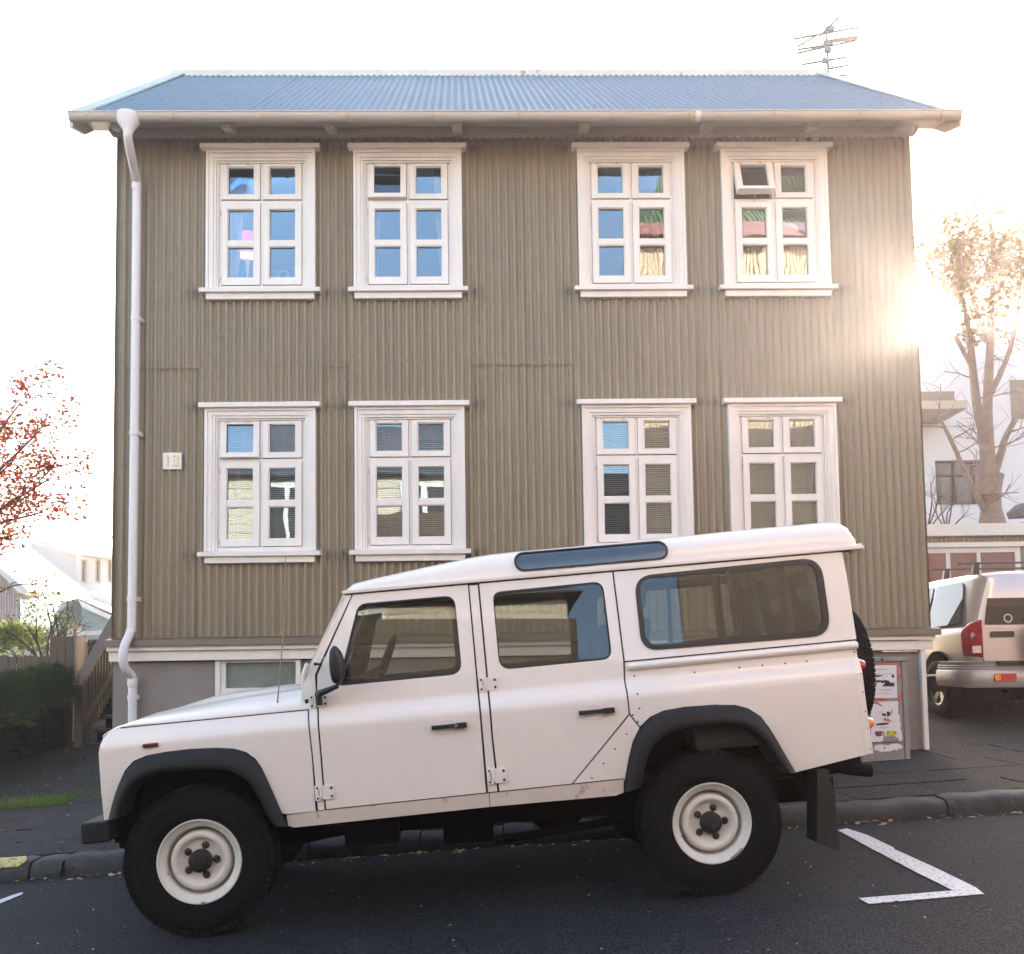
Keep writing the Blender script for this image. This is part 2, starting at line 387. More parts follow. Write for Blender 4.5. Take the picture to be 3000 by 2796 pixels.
for k, t in enumerate((.03, .14, .26, .38, .50, .62, .74, .86, .95)):
    i = 0; x = RXL+.1+(k % 3)*PIT_C
    while x < RXR-.08:
        cx = round(x/PIT_C)*PIT_C; p = rp(cx, t+rnd_n.uniform(-.012, .012), .0245); a = rp(cx, t+.006, .0245); t_ = 0
        mb.bar(p, a, .011, .004, (0, -.5, .8)); x += PIT_C*rnd_n.choice((2, 3, 4, 4))
put(mb, 'roof_nails', mat('dark_nail', (.03, .06, .09), .5, var=0), house, kind='stuff')
mb = MB(H); mb.prism([rp(RXL, 0, -.015), rp(RXR, 0, -.015), rp(RXR, 1, -.015), rp(RXL, 1, -.015)], (0, 0, -.03)); put(mb, 'roof_boards', M_cream, house)
for X, s in ((RXL, -1), (RXR, 1)):                     # verge cap and barge board
    mb = MB(H)
    for q in range(4):
        t0, t1 = q/4, (q+1)/4+.012
        for a0, a1, hh in ((s*.02, -s*.13, .034+.003*q),):
            P = [rp(X+a0, t0, hh), rp(X+a0, t1, hh), rp(X+a1, t1, hh), rp(X+a1, t0, hh)]
            if s < 0: P.reverse()
            mb.prism(P, (0, 0, -.02))
    mb.prism([rp(X+s*.02, 0, .03), rp(X+s*.02, 1, .03), rp(X+s*.02, 1, -.12), rp(X+s*.02, 0, -.12)], (-s*.018, 0, 0))
    put(mb, 'verge_cap', M_verge, house)
    mb = MB(H); mb.prism([rp(X+s*.0, -.02, -.02), rp(X, 1, -.02), rp(X, 1, -.18), rp(X, .04, -.19), rp(X, -.035, -.09)], (-s*.03, 0, 0)); put(mb, 'barge_board', M_cream, house)
mb = MB(H)
a, b = rp(RXL-.03, 1, .0), rp(RXR+.03, 1, .0)
mb.prism([(a.x, RY-.15, RZ-.155), (a.x, RY-.16, RZ-.07), (a.x, RY-.03, RZ+.01), (a.x, RY+.03, RZ+.035), (a.x, RY+.15, RZ-.035), (a.x, RY+.15, RZ-.055)], (b.x-a.x, 0, 0))
mb.v = [Vector(p)+Vector((0, 0, .055)) for p in mb.v]
put(mb, 'ridge_cap', M_ridge, house)
# gutter
mb = MB(H); GYc, GZt = -.525, 5.112; gx0, gx1 = -4.075, 4.335
secs = []
for x in (gx0, gx1):
    q = [(x, GYc+.056*cos(th), GZt-.066*sin(th)) for th in [pi*k/12 for k in range(13)]]
    q += [(x, GYc+.050*cos(th), GZt-.059*sin(th)) for th in [pi-pi*k/12 for k in range(13)]]
    secs.append([Vector(p) for p in q])
mb.loft(secs, True, True, True)
mb.tube([(gx0, GYc-.056, GZt+.002), (gx1, GYc-.056, GZt+.002)], .008)
for x in (gx0+.002, gx1-.006): mb.prism([(x, GYc+.053*cos(pi*k/12), GZt-.063*sin(pi*k/12)) for k in range(13)], (.004, 0, 0))
M_gut = mat('off_white_gutter', (.52, .47, .42), .4, var=.06, vscale=5, dirt=((.3, .24, .18), 11, .70, 1))
gut = put(mb, 'gutter', M_gut, house)
M_brk = mat('rusty_bracket', (.50, .40, .26), .6, var=.2, vscale=30)
for x in [-3.908, -3.105, -2.282, -1.485, -.687, .12, .996, 1.729, 2.536, 3.35, 4.132]:
    mb = MB(H); P = [(x, GYc+.060*cos(th), GZt-.071*sin(th)) for th in [pi*k/10 for k in range(11)]]
    for i in range(10): mb.bar(P[i], P[i+1], .022, .004, (0, P[i][1]-GYc, P[i][2]-GZt))
    mb.bar((x, GYc-.066, GZt+.004), (x+.01, GYc+.09, GZt+.015), .02, .004)
    put(mb, 'gutter_bracket', M_brk, gut)
mb = MB(H); x = 1.79; mb.prism([(x, GYc+.062*cos(pi*k/12), GZt-.073*sin(pi*k/12)) for k in range(13)], (.05, 0, 0)); put(mb, 'gutter_joint', M_pvc, gut)
# downpipe
mb = MB(H)
def smooth_path(P, n=6):
    P = [Vector(p) for p in P]; out = []
    for i in range(len(P)-1):
        p0, p1, p2, p3 = P[max(i-1, 0)], P[i], P[i+1], P[min(i+2, len(P)-1)]
        for k in range(n):
            t = k/n; out.append(.5*((2*p1)+(p2-p0)*t+(2*p0-5*p1+4*p2-p3)*t*t+(3*p1-p0-3*p2+p3)*t**3))
    out.append(P[-1]); return out
path = smooth_path([(-3.535, GYc, 4.98), (-3.540, GYc+.005, 4.90), (-3.560, -.38, 4.80), (-3.590, -.18, 4.70), (-3.598, -.125, 4.66), (-3.598, -.115, 4.5)], 5)+\
    smooth_path([(-3.600, -.11, 2.5), (-3.606, -.11, .50), (-3.612, -.12, .30), (-3.640, -.19, .16), (-3.650, -.21, .04), (-3.638, -.17, -.06), (-3.612, -.075, -.14), (-3.610, -.06, -.3), (-3.610, -.06, -1.22)], 5)
dp = MB(H); dp.tube(path, .041, 16)
dp.lathe([(.105, .10), (.105, .03), (.045, -.06), (.043, -.10)], (-3.535, GYc, 5.015), (0, 0, 1), (1, 0, 0), 20)
for z in (4.62, -.19): dp.lathe([(.046, -.035), (.047, -.03), (.047, .03), (.046, .035)], (-3.60 if z > 0 else -3.61, -.118 if z > 0 else -.065, z), (0, 0, 1), (1, 0, 0), 20)
dpo = put(dp, 'downpipe', M_pvc, house)
for z in (3.312, 2.192, .60, -.33):
    mb = MB(H); y = -.11 if z > 0 else -.06; x = -3.600 if z > 1 else (-3.606 if z > 0 else -3.61)
    mb.lathe([(.041, -.022), (.047, -.022), (.047, .022), (.041, .022)], (x, y, z), (0, 0, 1), (1, 0, 0), 18, False); mb.box(x-.03, x+.05, y+.03, 0, z-.02, z+.02); put(mb, 'pipe_clip', M_pvc, dpo)
# ---------------------------------------------------------------- windows: eight of one make
def make_window(cx, z0, first=None, open_sash=None):
    Mw = H @ Matrix.Translation((cx, 0, z0))
    if first:
        dv = Vector((cx-first['c'], 0, z0-first['z'])); w = twin(first['w'], house, dv); w.name = 'window'
        for o in first['kids']:
            c = o.copy(); COL.objects.link(c); c.parent = w; ROOTM[c.name] = root_of(o)
            if o.get('_open') and open_sash is not None: bpy.data.objects.remove(c); continue
        ROOTM[w.name] = root_of(house) @ Matrix.Translation(dv)
        return w, dv
    kids = []
    mb = MB(Mw)
    # casing with stepped mouldings: side, side, top mitred
    for (o, i, y0, y1) in ((.533, .505, -.075, .10), (.505, .462, -.062, .10), (.462, .437, -.050, .10), (.437, .418, -.032, .10)):
        zt_o = 1.47-(.533-o); zt_i = 1.47-(.533-i)
        for s in (-1, 1):
            mb.hexa([(s*o, y0, .08), (s*i, y0, .08), (s*i, y1, .08), (s*o, y1, .08)], [(s*o, y0, zt_o), (s*i, y0, zt_i), (s*i, y1, zt_i), (s*o, y1, zt_o)])
        mb.hexa([(-o, y0, zt_o), (-i, y0, zt_i), (-i, y1, zt_i), (-o, y1, zt_o)], [(o, y0, zt_o), (i, y0, zt_i), (i, y1, zt_i), (o, y1, zt_o)])
    # frame: jambs, mullion, transom, bottom rail
    mb.box(-.418, -.396, -.012, .09, .08, 1.355); mb.box(.396, .418, -.012, .09, .08, 1.355)
    mb.box(-.396, .396, -.012, .09, .08, .125); mb.box(-.396, .396, -.008, .09, .957, .985); mb.box(-.396, .396, -.012, .09, 1.40, 1.44); mb.box(-.418, .418, -.013, .09, 1.355, 1.40)
    mb.box(-.012, .012, -.010, .09, .125, .957); mb.box(-.012, .012, -.010, .09, .985, 1.355)
    w = put(mb, 'window', M_white, house, bevel=.0025)
    mb = MB(Mw); mb.prism([(-.583, -.07, 1.470), (-.583, -.115, 1.472), (-.583, -.115, 1.518), (-.583, -.0, 1.545), (-.583, 0, 1.470)], (1.166, 0, 0)); kids.append(put(mb, 'head_board', M_white, w, bevel=.004))
    mb = MB(Mw); mb.prism([(-.583, -.01, .032), (-.583, -.120, .026), (-.583, -.122, .068), (-.583, .0, .088)], (1.166, 0, 0)); mb.box(-.525, .525, -.085, 0, -.036, .028); kids.append(put(mb, 'sill', M_white, w, bevel=.004))
    def sash(x0, x1, z0_, z1_, rows, nm='sash'):
        mb = MB(Mw); sx = (x0+x1)/2; px0, px1 = sx-.131, sx+.131
        zs = rows; y0, y1 = -.028, .035
        mb.box(x0, px0, y0, y1, z0_, z1_); mb.box(px1, x1, y0, y1, z0_, z1_); mb.box(px0, px1, y0, y1, z0_, zs[0][0]); mb.box(px0, px1, y0, y1, zs[-1][1], z1_)
        for q in range(len(zs)-1): mb.box(px0, px1, y0+.004, y1, zs[q][1], zs[q+1][0])
        for (a, b) in zs:          # putty bevel round each pane
            for (u0, u1, v0, v1) in ((px0, px0+.008, a, b), (px1-.008, px1, a, b), (px0+.008, px1-.008, a, a+.008), (px0+.008, px1-.008, b-.008, b)):
                mb.box(u0, u1, y0+.012, y1-.002, v0, v1)
        s_ = put(mb, nm, M_white, w, bevel=.0025); out = [s_]
        for (a, b) in zs:
            mb = MB(Mw); mb.box(px0+.004, px1-.004, .004, .008, a+.004, b-.004); out.append(put(mb, 'pane', M_glassw, w))
        return out
    k1 = sash(-.392, -.015, .990, 1.350, [(1.041, 1.321)])
    for o in k1: o['_open'] = 1
    kids += k1
    kids += sash(.015, .392, .990, 1.350, [(1.041, 1.321)]); kids += sash(-.392, -.015, .130, .952, [(.199, .515), (.574, .892)]); kids += sash(.015, .392, .130, .952, [(.199, .515), (.574, .892)])
    mb = MB(Mw)
    for x in (-.33, -.13): mb.box(x-.022, x+.022, -.036, -.026, 1.338, 1.348); mb.box(x-.012, x+.012, -.038, -.026, 1.346, 1.358)
    for z in (.86, .18): mb.box(-.402, -.39, -.036, -.02, z-.025, z+.025)
    kids.append(put(mb, 'hinge', mat('painted_hinge', (.62, .50, .42), .5, var=.1), w))
    return w, kids
w0, kids0 = make_window(WC[0], WZ[0])
PROTO = dict(w=w0, kids=kids0, c=WC[0], z=WZ[0])
WIN = {}
for r in (0, 1):
    for k in range(4):
        if r == 0 and k == 0: WIN[(0, 0)] = (w0, Vector((0, 0, 0))); continue
        WIN[(r, k)] = make_window(WC[k], WZ[r], PROTO, open_sash=True if (r, k) == (1, 3) else None)
# casements that stand open: the last upper window wide, two others ajar
def open_casement(w, dv, ang):
    Mw = H @ Matrix.Translation((WC[0], 0, WZ[0])) @ Matrix.Translation(dv)
    piv = Matrix.Translation((0, -.02, 1.350)) @ Matrix.Rotation(-ang, 4, 'X') @ Matrix.Translation((0, .02, -1.350))
    Mo = Mw @ piv; mb = MB(Mo); x0, x1, z0_, z1_ = -.392, -.015, .990, 1.350; px0, px1 = -.3345, -.0725; a, b = 1.041, 1.321; y0, y1 = -.028, .035
    mb.box(x0, px0, y0, y1, z0_, z1_); mb.box(px1, x1, y0, y1, z0_, z1_); mb.box(px0, px1, y0, y1, z0_, a); mb.box(px0, px1, y0, y1, b, z1_)
    mb.box(x0+.01, x1-.01, y0-.012, y0, z0_, z0_+.02)
    put(mb, 'sash', M_white, w, bevel=.0025)
    mb = MB(Mo); mb.box(px0, px1, .004, .008, a, b); put(mb, 'pane', M_glassw, w)
    mb = MB(Mo); mb.tube([(-.20, .03, 1.0), (-.20, .10, .97), (-.16, .2, 1.0)], .005, 6); put(mb, 'window_stay', M_metal, w)
open_casement(*WIN[(1, 3)], rad(20))
for key, ang in (((0, 0), 3.5), ((1, 1), 4.0)):
    w, dv = WIN[key]
    for o in list(w.children):
        if o.get('_open'): bpy.data.objects.remove(o)
    open_casement(w, dv, rad(ang))
for o in COL.objects:
    if '_open' in o: del o['_open']
# ---------------------------------------------------------------- house number
pl = thing('house_number_plate', 'small cream square plate with the raised number 13 on the corrugated wall', 'house number', H @ Matrix.Translation((-3.26, -.035, 1.93)))
mb = MB(H); mb.box(-3.349, -3.171, -.050, -.032, 1.849, 2.012); put(mb, 'plate', M_white, pl, bevel=.003)
def text_mesh(txt, size, M, mt, par, name, extr=.002, align='CENTER', bold=0):
    c = bpy.data.curves.new('lettering', 'FONT'); c.body = txt; c.size = size; c.extrude = extr; c.align_x = align; c.align_y = 'CENTER'; c.offset = bold
    o = bpy.data.objects.new('tmp', c); COL.objects.link(o); dg = bpy.context.evaluated_depsgraph_get(); me = bpy.data.meshes.new_from_object(o.evaluated_get(dg)); bpy.data.objects.remove(o)
    R = root_of(par); me.transform(R.inverted() @ M); me.materials.clear(); me.materials.append(mt)
    q = bpy.data.objects.new(name, me); COL.objects.link(q); q.parent = par; ROOTM[q.name] = R; return q
FRONT = Matrix.Rotation(pi/2, 4, 'X')
text_mesh('13', .155, H @ Matrix.Translation((-3.262, -.053, 1.928)) @ FRONT, mat('gilt_figures', (.62, .50, .25), .35, metal=.4, var=.05), pl, 'figures', .004)
# ================================================================ things seen behind the window panes
M_curt = mat('sheer_curtain', (.75, .77, .80), .9, var=.08, vscale=3)
M_curt2 = mat('cream_curtain', (.82, .76, .66), .9, var=.08, vscale=3)
M_blind = mat('venetian_slats', (.80, .78, .74), .4, var=.03)
def curtain(cx, z0, x0, x1, xb0, xb1, zt, zb, y, mt, label, group=None, n=26):
    root = H @ Matrix.Translation((cx, y, z0+zb)); vs = []; fs = []; m = 8
    for j in range(m+1):
        t = j/m; a = x0+(xb0-x0)*t**1.5; b = x1+(xb1-x1)*t**1.5
        for i in range(n+1): s = i/n; vs.append((cx+a+(b-a)*s, y+.018*sin(s*(b-a)*90+t)+.01*sin(s*13), z0+zt+(zb-zt)*t))
    for j in range(m):
        for i in range(n): q = j*(n+1)+i; fs.append((q, q+1, q+n+2, q+n+1))
    T = H; me = bpy.data.meshes.new('curtain'); R = root; me.from_pydata([R.inverted() @ T @ Vector(v) for v in vs], [], fs); me.polygons.foreach_set('use_smooth', [True]*len(fs)); me.materials.append(mt)
    o = bpy.data.objects.new('curtain', me); COL.objects.link(o); o.matrix_world = R; ROOTM[o.name] = R
    return tag(o, label, 'curtain', group)
up = WZ[1]; lo = WZ[0]
curtain(WC[0], up, -.42, -.20, -.42, -.30, 1.38, .12, .16, M_curt, 'pale sheer curtain at the left of the pink lamp, upper floor')
curtain(WC[0], up, .30, .42, .33, .42, 1.38, .12, .16, M_curt, 'narrow pale curtain edge in the leftmost upper window, right side')
curtain(WC[1], up, -.42, -.28, -.42, -.33, 1.38, .12, .16, M_curt, 'thin sheer curtain at the left of the second upper window')
curtain(WC[1], up, .24, .42, .33, .42, 1.38, .12, .16, M_curt, 'sheer curtain drawn to the right of the second upper window')
curtain(WC[2], up, .20, .42, .30, .42, 1.38, .12, .17, mat('brown_curtain', (.22, .15, .10), .9), 'brown curtain beside the globe in the third upper window')
curtain(WC[0], lo, .0, .42, .02, .42, 1.38, 1.0, .20, M_curt2, 'checked cream curtain in the upper right light of the leftmost lower window')
curtain(WC[0], lo, -.42, -.26, -.42, -.24, .95, .1, .22, M_curt, 'white curtain at the left of the leftmost lower window')
curtain(WC[0], lo, .06, .20, .1, .2, .6, .1, .22, M_curt, 'white curtain fold low behind the blind, leftmost lower window')
curtain(WC[1], lo, -.29, -.01, -.27, -.01, 1.38, 1.0, .20, M_curt2, 'cream checked curtain in the second lower window')
curtain(WC[3], lo, -.42, .10, -.42, -.10, 1.38, .1, .20, mat('white_net_curtain', (.84, .80, .76), .9), 'white net curtain in the rightmost lower window')
curtain(WC[3], lo, .15, .42, .16, .30, 1.38, .1, .20, M_curt2, 'second net curtain at the right of the rightmost lower window')
def blind(k, label, pitch=.021, tiltz=.016):
    cx = WC[k]; root = thing('venetian_blind', label, 'blind', H @ Matrix.Translation((cx, .12, lo+1.38)), 'venetian blinds on the ground floor')
    mb = MB(H); z = lo+.14
    while z < lo+1.36:
        mb.add([(cx-.40, .105, z-tiltz/2), (cx+.40, .105, z-tiltz/2), (cx+.40, .128, z+tiltz/2), (cx-.40, .128, z+tiltz/2), (cx-.40, .106, z-tiltz/2-.001), (cx+.40, .106, z-tiltz/2-.001), (cx+.40, .129, z+tiltz/2-.001), (cx-.40, .129, z+tiltz/2-.001)],
               [(0, 1, 2, 3), (7, 6, 5, 4), (0, 4, 5, 1), (3, 2, 6, 7)]); z += pitch
    o = put(mb, 'slats', M_blind, root, kind='stuff')
    mb = MB(H)
    for x in (-.20, .21, -.02): mb.bar((cx+x, .102, lo+.13), (cx+x, .102, lo+1.38), .004, .002)
    put(mb, 'cord', M_blind, root); mb = MB(H); mb.box(cx-.41, cx+.41, .10, .135, lo+1.36, lo+1.39); put(mb, 'head_rail', M_blind, root)
blind(0, 'white slatted blind in the lower window beside the number 13'); blind(1, 'white slatted blind in the second lower window from the left'); blind(2, 'white slatted blind in the third lower window, behind the car roof vent window')
blind(3, 'white slatted blind in the rightmost lower window')
# pink lamp
M_pink = mat('pink_lampshade', (.85, .25, .45), .8, var=.03, emit=((1, .18, .42), .16))
M_warm = mat('lit_lamp_inside', (.9, .7, .5), .8, var=0, emit=((1, .55, .30), .35))
lx, ly = WC[0]-.205, .26
lamp = thing('table_lamp', 'table lamp with pink shade and pale stem in the leftmost upper window', 'lamp', H @ Matrix.Translation((lx, ly, up+.08)))
mb = MB(H); mb.lathe([(.115, -.12), (.085, .11), (.082, .11), (.112, -.12)], (lx, ly, up+.66), (0, 0, 1), (1, 0, 0), 28, closed=True); put(mb, 'lamp_shade', M_pink, lamp)
mb = MB(H); mb.lathe([(0.0, 0), (.108, 0), (.0, .003)], (lx, ly, up+.545), (0, 0, 1), (1, 0, 0), 24); put(mb, 'bulb_glow', M_warm, lamp)
mb = MB(H); mb.lathe([(.0, 0), (.07, 0), (.07, .01), (.012, .04), (.010, .20), (.022, .40), (.0, .42)], (lx, ly, up+.10), (0, 0, 1), (1, 0, 0), 16); put(mb, 'lamp_stem', mat('glowing_lamp_stem', (.75, .72, .78), .3, emit=((.7, .65, .8), .03)), lamp)  # faint emission makes the stem glow by itself
# carved ornament: arching leafy figures
M_orn = mat('pale_ornament', (.55, .58, .62), .7, var=.2, vscale=30)
orn = thing('ornament', 'pale carved ornament with curling fronds on the leftmost upper window sill', 'ornament', H @ Matrix.Translation((WC[0]+.2, .2, up+.13)))
def frond(P, w, sway):
    mb = MB(H); P = smooth_path(P, 5)
    mb.tube(P, .006, 6)
    for i in range(1, len(P)):
        for s in (-1, 1): mb.bar(P[i], P[i]+Vector((s*w*(1-.5*i/len(P)), 0, .012)), .008, .004)
    return mb
zz = up+.13; xx = WC[0]
put(frond([(xx+.12, .2, zz), (xx+.10, .2, zz+.12), (xx+.15, .2, zz+.22), (xx+.21, .2, zz+.20), (xx+.20, .2, zz+.12)], .035, 0), 'frond', M_orn, orn)
put(frond([(xx+.18, .2, zz), (xx+.22, .2, zz+.10), (xx+.27, .2, zz+.04), (xx+.28, .2, zz)], .03, 0), 'frond', M_orn, orn)
put(frond([(xx+.31, .2, zz), (xx+.30, .2, zz+.12), (xx+.32, .2, zz+.24)], .022, 0), 'frond', M_orn, orn)
def picture(cx, z, w, h, ang, label):
    Mp = H @ Matrix.Translation((cx, .19, z)) @ Matrix.Rotation(rad(ang), 4, 'Y') @ Matrix.Rotation(rad(-8), 4, 'X')
    t = thing('picture_frame', label, 'picture frame', Mp); mb = MB(Mp)
    mb.box(-w/2, w/2, 0, .012, 0, .018); mb.box(-w/2, w/2, 0, .012, h-.018, h); mb.box(-w/2, -w/2+.018, 0, .012, .018, h-.018); mb.box(w/2-.018, w/2, 0, .012, .018, h-.018)
    put(mb, 'frame', mat('white_frame', (.75, .78, .8), .4, var=.02), t)
    mb = MB(Mp); mb.box(-w/2+.018, w/2-.018, .008, .012, .018, h-.018); put(mb, 'picture', mat('blue_grey_picture', (.2, .28, .36), .5, var=.4, vscale=20), t)
picture(WC[1]-.19, up+.11, .21, .15, -4, 'tilted white picture frame low in the left half of the second upper window')
picture(WC[1]+.20, up+.09, .20, .15, 2, 'white picture frame in the right corner of the second upper window')
gl = thing('globe', 'small blue green globe on a stand in the third upper window', 'globe', H @ Matrix.Translation((WC[2]+.185, .22, up+.10)))
mb = MB(H); mb.ball((WC[2]+.185, .22, up+.275), .062, n=24, m=16); put(mb, 'ball', mat('globe_map', (.05, .30, .36), .35, var=.2, vscale=12, col2=(.25, .35, .22)), gl)
mb = MB(H); c = Vector((WC[2]+.185, .22, up+.275))
mb.tube([c+Vector((.074*cos(a), 0, .074*sin(a))) for a in [rad(-100+i*15) for i in range(14)]], .004, 6); mb.tube([c+Vector((0, 0, -.074)), c+Vector((0, 0, -.16))], .006, 8); mb.lathe([(0, 0), (.05, 0), (.04, .012), (0, .014)], c+Vector((0, 0, -.17)), (0, 0, 1), (1, 0, 0), 16); put(mb, 'stand', M_brass, gl)
tele = thing('telescope', 'dark tilted tube standing beside the globe behind the third upper window', 'telescope', H @ Matrix.Translation((WC[2]+.1, .35, up)))
mb = MB(H); mb.tube([(WC[2]+.06, .36, up+.12), (WC[2]+.36, .40, up+.60)], .028, 12); mb.tube([(WC[2]+.10, .40, up+.55), (WC[2]+.24, .45, up+.88)], .04, 12); put(mb, 'tube', mat('violet_grey_tube', (.16, .14, .22), .4), tele)
# TV aerial on the ridge
def hpt(u, v): return at(u, v, 12.35)
M_aer = mat('grey_aluminium', (.04, .045, .05), .6, metal=.0, var=.1)
aer = thing('tv_aerial', 'thin metal television aerial on a mast at the right end of the roof ridge', 'aerial', Matrix.Translation(hpt(2425, 207)))
mb = MB(); mb.tube([hpt(2427, 215), hpt(2421, 85)], .018, 8); mb.tube([hpt(2440, 210), hpt(2424, 120)], .008, 6); put(mb, 'mast', M_aer, aer)
boom0, boom1 = hpt(2402, 106), hpt(2443, 81); boom1.y -= .2
mb = MB(); mb.tube([boom0, boom1], .016, 6); put(mb, 'boom', M_aer, aer)
def elem(u0, v0, u1, v1, dy=0, r=.015):
    mb = MB(); a = hpt(u0, v0); b = hpt(u1, v1); a.y += dy; b.y += dy; mb.tube([a, b], r, 6); put(mb, 'element', M_aer, aer)
for e in ((2325, 115, 2518, 80), (2340, 143, 2515, 105, .1), (2362, 163, 2500, 140, .2), (2368, 188, 2500, 165, .2), (2395, 200, 2498, 188, .25)): elem(*e)
mb = MB(); q = [hpt(*p) for p in ((2440, 130), (2337, 146), (2335, 138), (2400, 100))]; mb.tube(q, .014, 6); q = [hpt(*p) for p in ((2420, 127), (2512, 113), (2515, 106), (2425, 120))]; mb.tube(q, .014, 6); put(mb, 'folded_element', M_aer, aer)
for u, v in ((2421, 128), (2425, 146), (2418, 178)): mb = MB(); p = hpt(u, v); mb.box(p.x-.04, p.x+.04, p.y-.03, p.y+.03, p.z-.03, p.z+.03); put(mb, 'junction_box', mat('blue_grey_box', (.10, .15, .20), .5), aer)
mb = MB()
p = hpt(2432, 86); mb.box(p.x-.06, p.x+.05, p.y-.03, p.y+.03, p.z-.025, p.z+.03); put(mb, 'junction_box', mat('blue_grey_box', (.10, .15, .20), .5), aer)
# ================================================================ white off-road car
CO = Vector((-1.7519, 6.1184, -1.0679)); CYAW, CPT, CRK = .0723, .0456, .0324
def axes(yaw, pt):
    x = Vector((cos(yaw)*cos(pt), sin(yaw)*cos(pt), sin(pt))); y = Vector((-sin(yaw), cos(yaw), 0)); return x, y, x.cross(y)
def frame(o, ax): return Matrix(((ax[0].x, ax[1].x, ax[2].x, o.x), (ax[0].y, ax[1].y, ax[2].y, o.y), (ax[0].z, ax[1].z, ax[2].z, o.z), (0, 0, 0, 1)))
GAX = axes(CYAW, CPT); BAX = axes(CYAW, CPT+CRK); GF = frame(CO, GAX); BF = frame(CO, BAX)
car = thing('off_road_car', 'white long wheelbase boxy off-road car with five doors parked at the kerb', 'car', GF @ Matrix.Translation((1.4, 0, -.4)))
WT = [(.05, .865), (.13, .872), (.2, .882), (.45, .891), (.640, .893), (.665, .889), (.69, .879), (.715, .864), (.745, .850), (.77, .846), (.85, .841), (1.2, .786), (1.37, .757), (1.5, .70)]
WZs = [a for a, _ in WT]; WWs = [b for _, b in WT]
def w(z): return float(np.interp(z, WZs, WWs))
Z5 = (200, 1850, .5105); Z6 = (1200, 1900, .503); Z7 = (2100, 1800, .5376); Z8 = (900, 1500, .503); ZB_ = (1800, 1550, .4024); Z4 = (1640, 1140, .4225)
def bp(zm, x, y, fixed=None):
    u, v = zm[0]+zm[2]*x, zm[1]+zm[2]*y; ww = fixed or .87
    for _ in range(4):
        P = onplane(u, v, CO-BAX[1]*ww, BAX[1])-CO; z = P.dot(BAX[2])
        if fixed: break
        ww = w(z)
    return (P.dot(BAX[0]), z)
def L(zm, pts, fixed=None): return [bp(zm, x, y, fixed) for x, y in pts]
def rounded(pts, r, n=5):
    out = []; m = len(pts)
    for i in range(m):
        rr = r[i] if hasattr(r, '__len__') else r
        p = Vector(pts[i]); a = (Vector(pts[i-1])-p); b = (Vector(pts[(i+1) % m])-p)
        if rr <= 0: out.append(tuple(p)); continue
        k = min(rr, a.length*.45, b.length*.45); A = p+a.normalized()*k; B = p+b.normalized()*k
        for q in range(n+1):
            t = q/n; out.append(tuple(A*(1-t)**2+p*2*t*(1-t)+B*t*t))
    return out
ZCUT = [.13, .2, .45, .625, .640, .652, .665, .678, .69, .702, .715, .73, .745, .757, .77, .85, 1.2]
def panel(name, outer, mt, par, holes=(), out=0.0, thick=.014, side=-1, label=None, wf=w, sm=True, M=BF):
    bm = bmesh.new()
    for loop in [outer]+list(holes):
        vs = [bm.verts.new((p[0], 0, p[1])) for p in loop]
        for i in range(len(vs)): bm.edges.new((vs[i], vs[(i+1) % len(vs)]))
    bmesh.ops.triangle_fill(bm, edges=bm.edges[:], use_beauty=True, use_dissolve=False)
    for z in ZCUT: bmesh.ops.bisect_plane(bm, geom=bm.verts[:]+bm.edges[:]+bm.faces[:], plane_co=(0, 0, z), plane_no=(0, 0, 1))
    bm.verts.index_update(); bm.edges.index_update()
    V0 = [v.co.copy() for v in bm.verts]; F0 = [[v.index for v in f.verts] for f in bm.faces]
    be = [(e.verts[0].index, e.verts[1].index) for e in bm.edges if len(e.link_faces) == 1]; bm.free()
    n = len(V0); vs = [Vector((v.x, side*(wf(v.z)+out), v.z)) for v in V0]+[Vector((v.x, side*(wf(v.z)+out-thick), v.z)) for v in V0]
    fs = [tuple(f) for f in F0]+[tuple(n+i for i in reversed(f)) for f in F0]+[(a, b, n+b, n+a) for a, b in be]
    o = mesh_obj(name, vs, fs, [sm]*len(fs), mt, par=par, M=M, sharp=30)
    if label: o['label'] = label
    return o
M_car = mat('white_car_paint', (.84, .81, .765), .22, var=.02, vscale=2.5, coat=.4, bump=.05, bscale=2.6)
M_sill = mat('dusty_white_sill', (.70, .64, .58), .5, var=.06, vscale=8, dirt=((.40, .31, .23), 7, .60, 1))
M_blk = mat('black_rubber', (.010, .011, .013), .5, var=.15)
M_flare = mat('charcoal_plastic_flare', (.0105, .012, .0155), .6, var=.2, vscale=10, bump=.04, bscale=250, spec=.3)
M_tyre = mat('tyre_rubber', (.0045, .0045, .0052), .75, var=.2, vscale=20, spec=.18)
M_rim = mat('cream_steel_rim', (.68, .67, .62), .38, var=.05, vscale=14, coat=.1, dirt=((.16, .10, .06), 26, .70, 1))
M_cglass = glass('car_glass', (.80, .82, .80), 1.52)
M_tint = glass('dark_tinted_glass', (.05, .06, .07), 1.75)
M_under = mat('dark_underbody', (.004, .004, .0045), .9, var=.2, spec=.1)
M_trim = mat('dark_interior_trim', (.035, .033, .030), .8, var=.1)
M_lin = mat('grey_headlining', (.14, .13, .11), .9, var=.05)
M_seat = mat('grey_seat_cloth', (.045, .05, .055), .9, var=.15, vscale=30)
M_bolt = mat('dark_bolt', (.06, .05, .045), .5, metal=.6)
def mirror_pts(p): return p
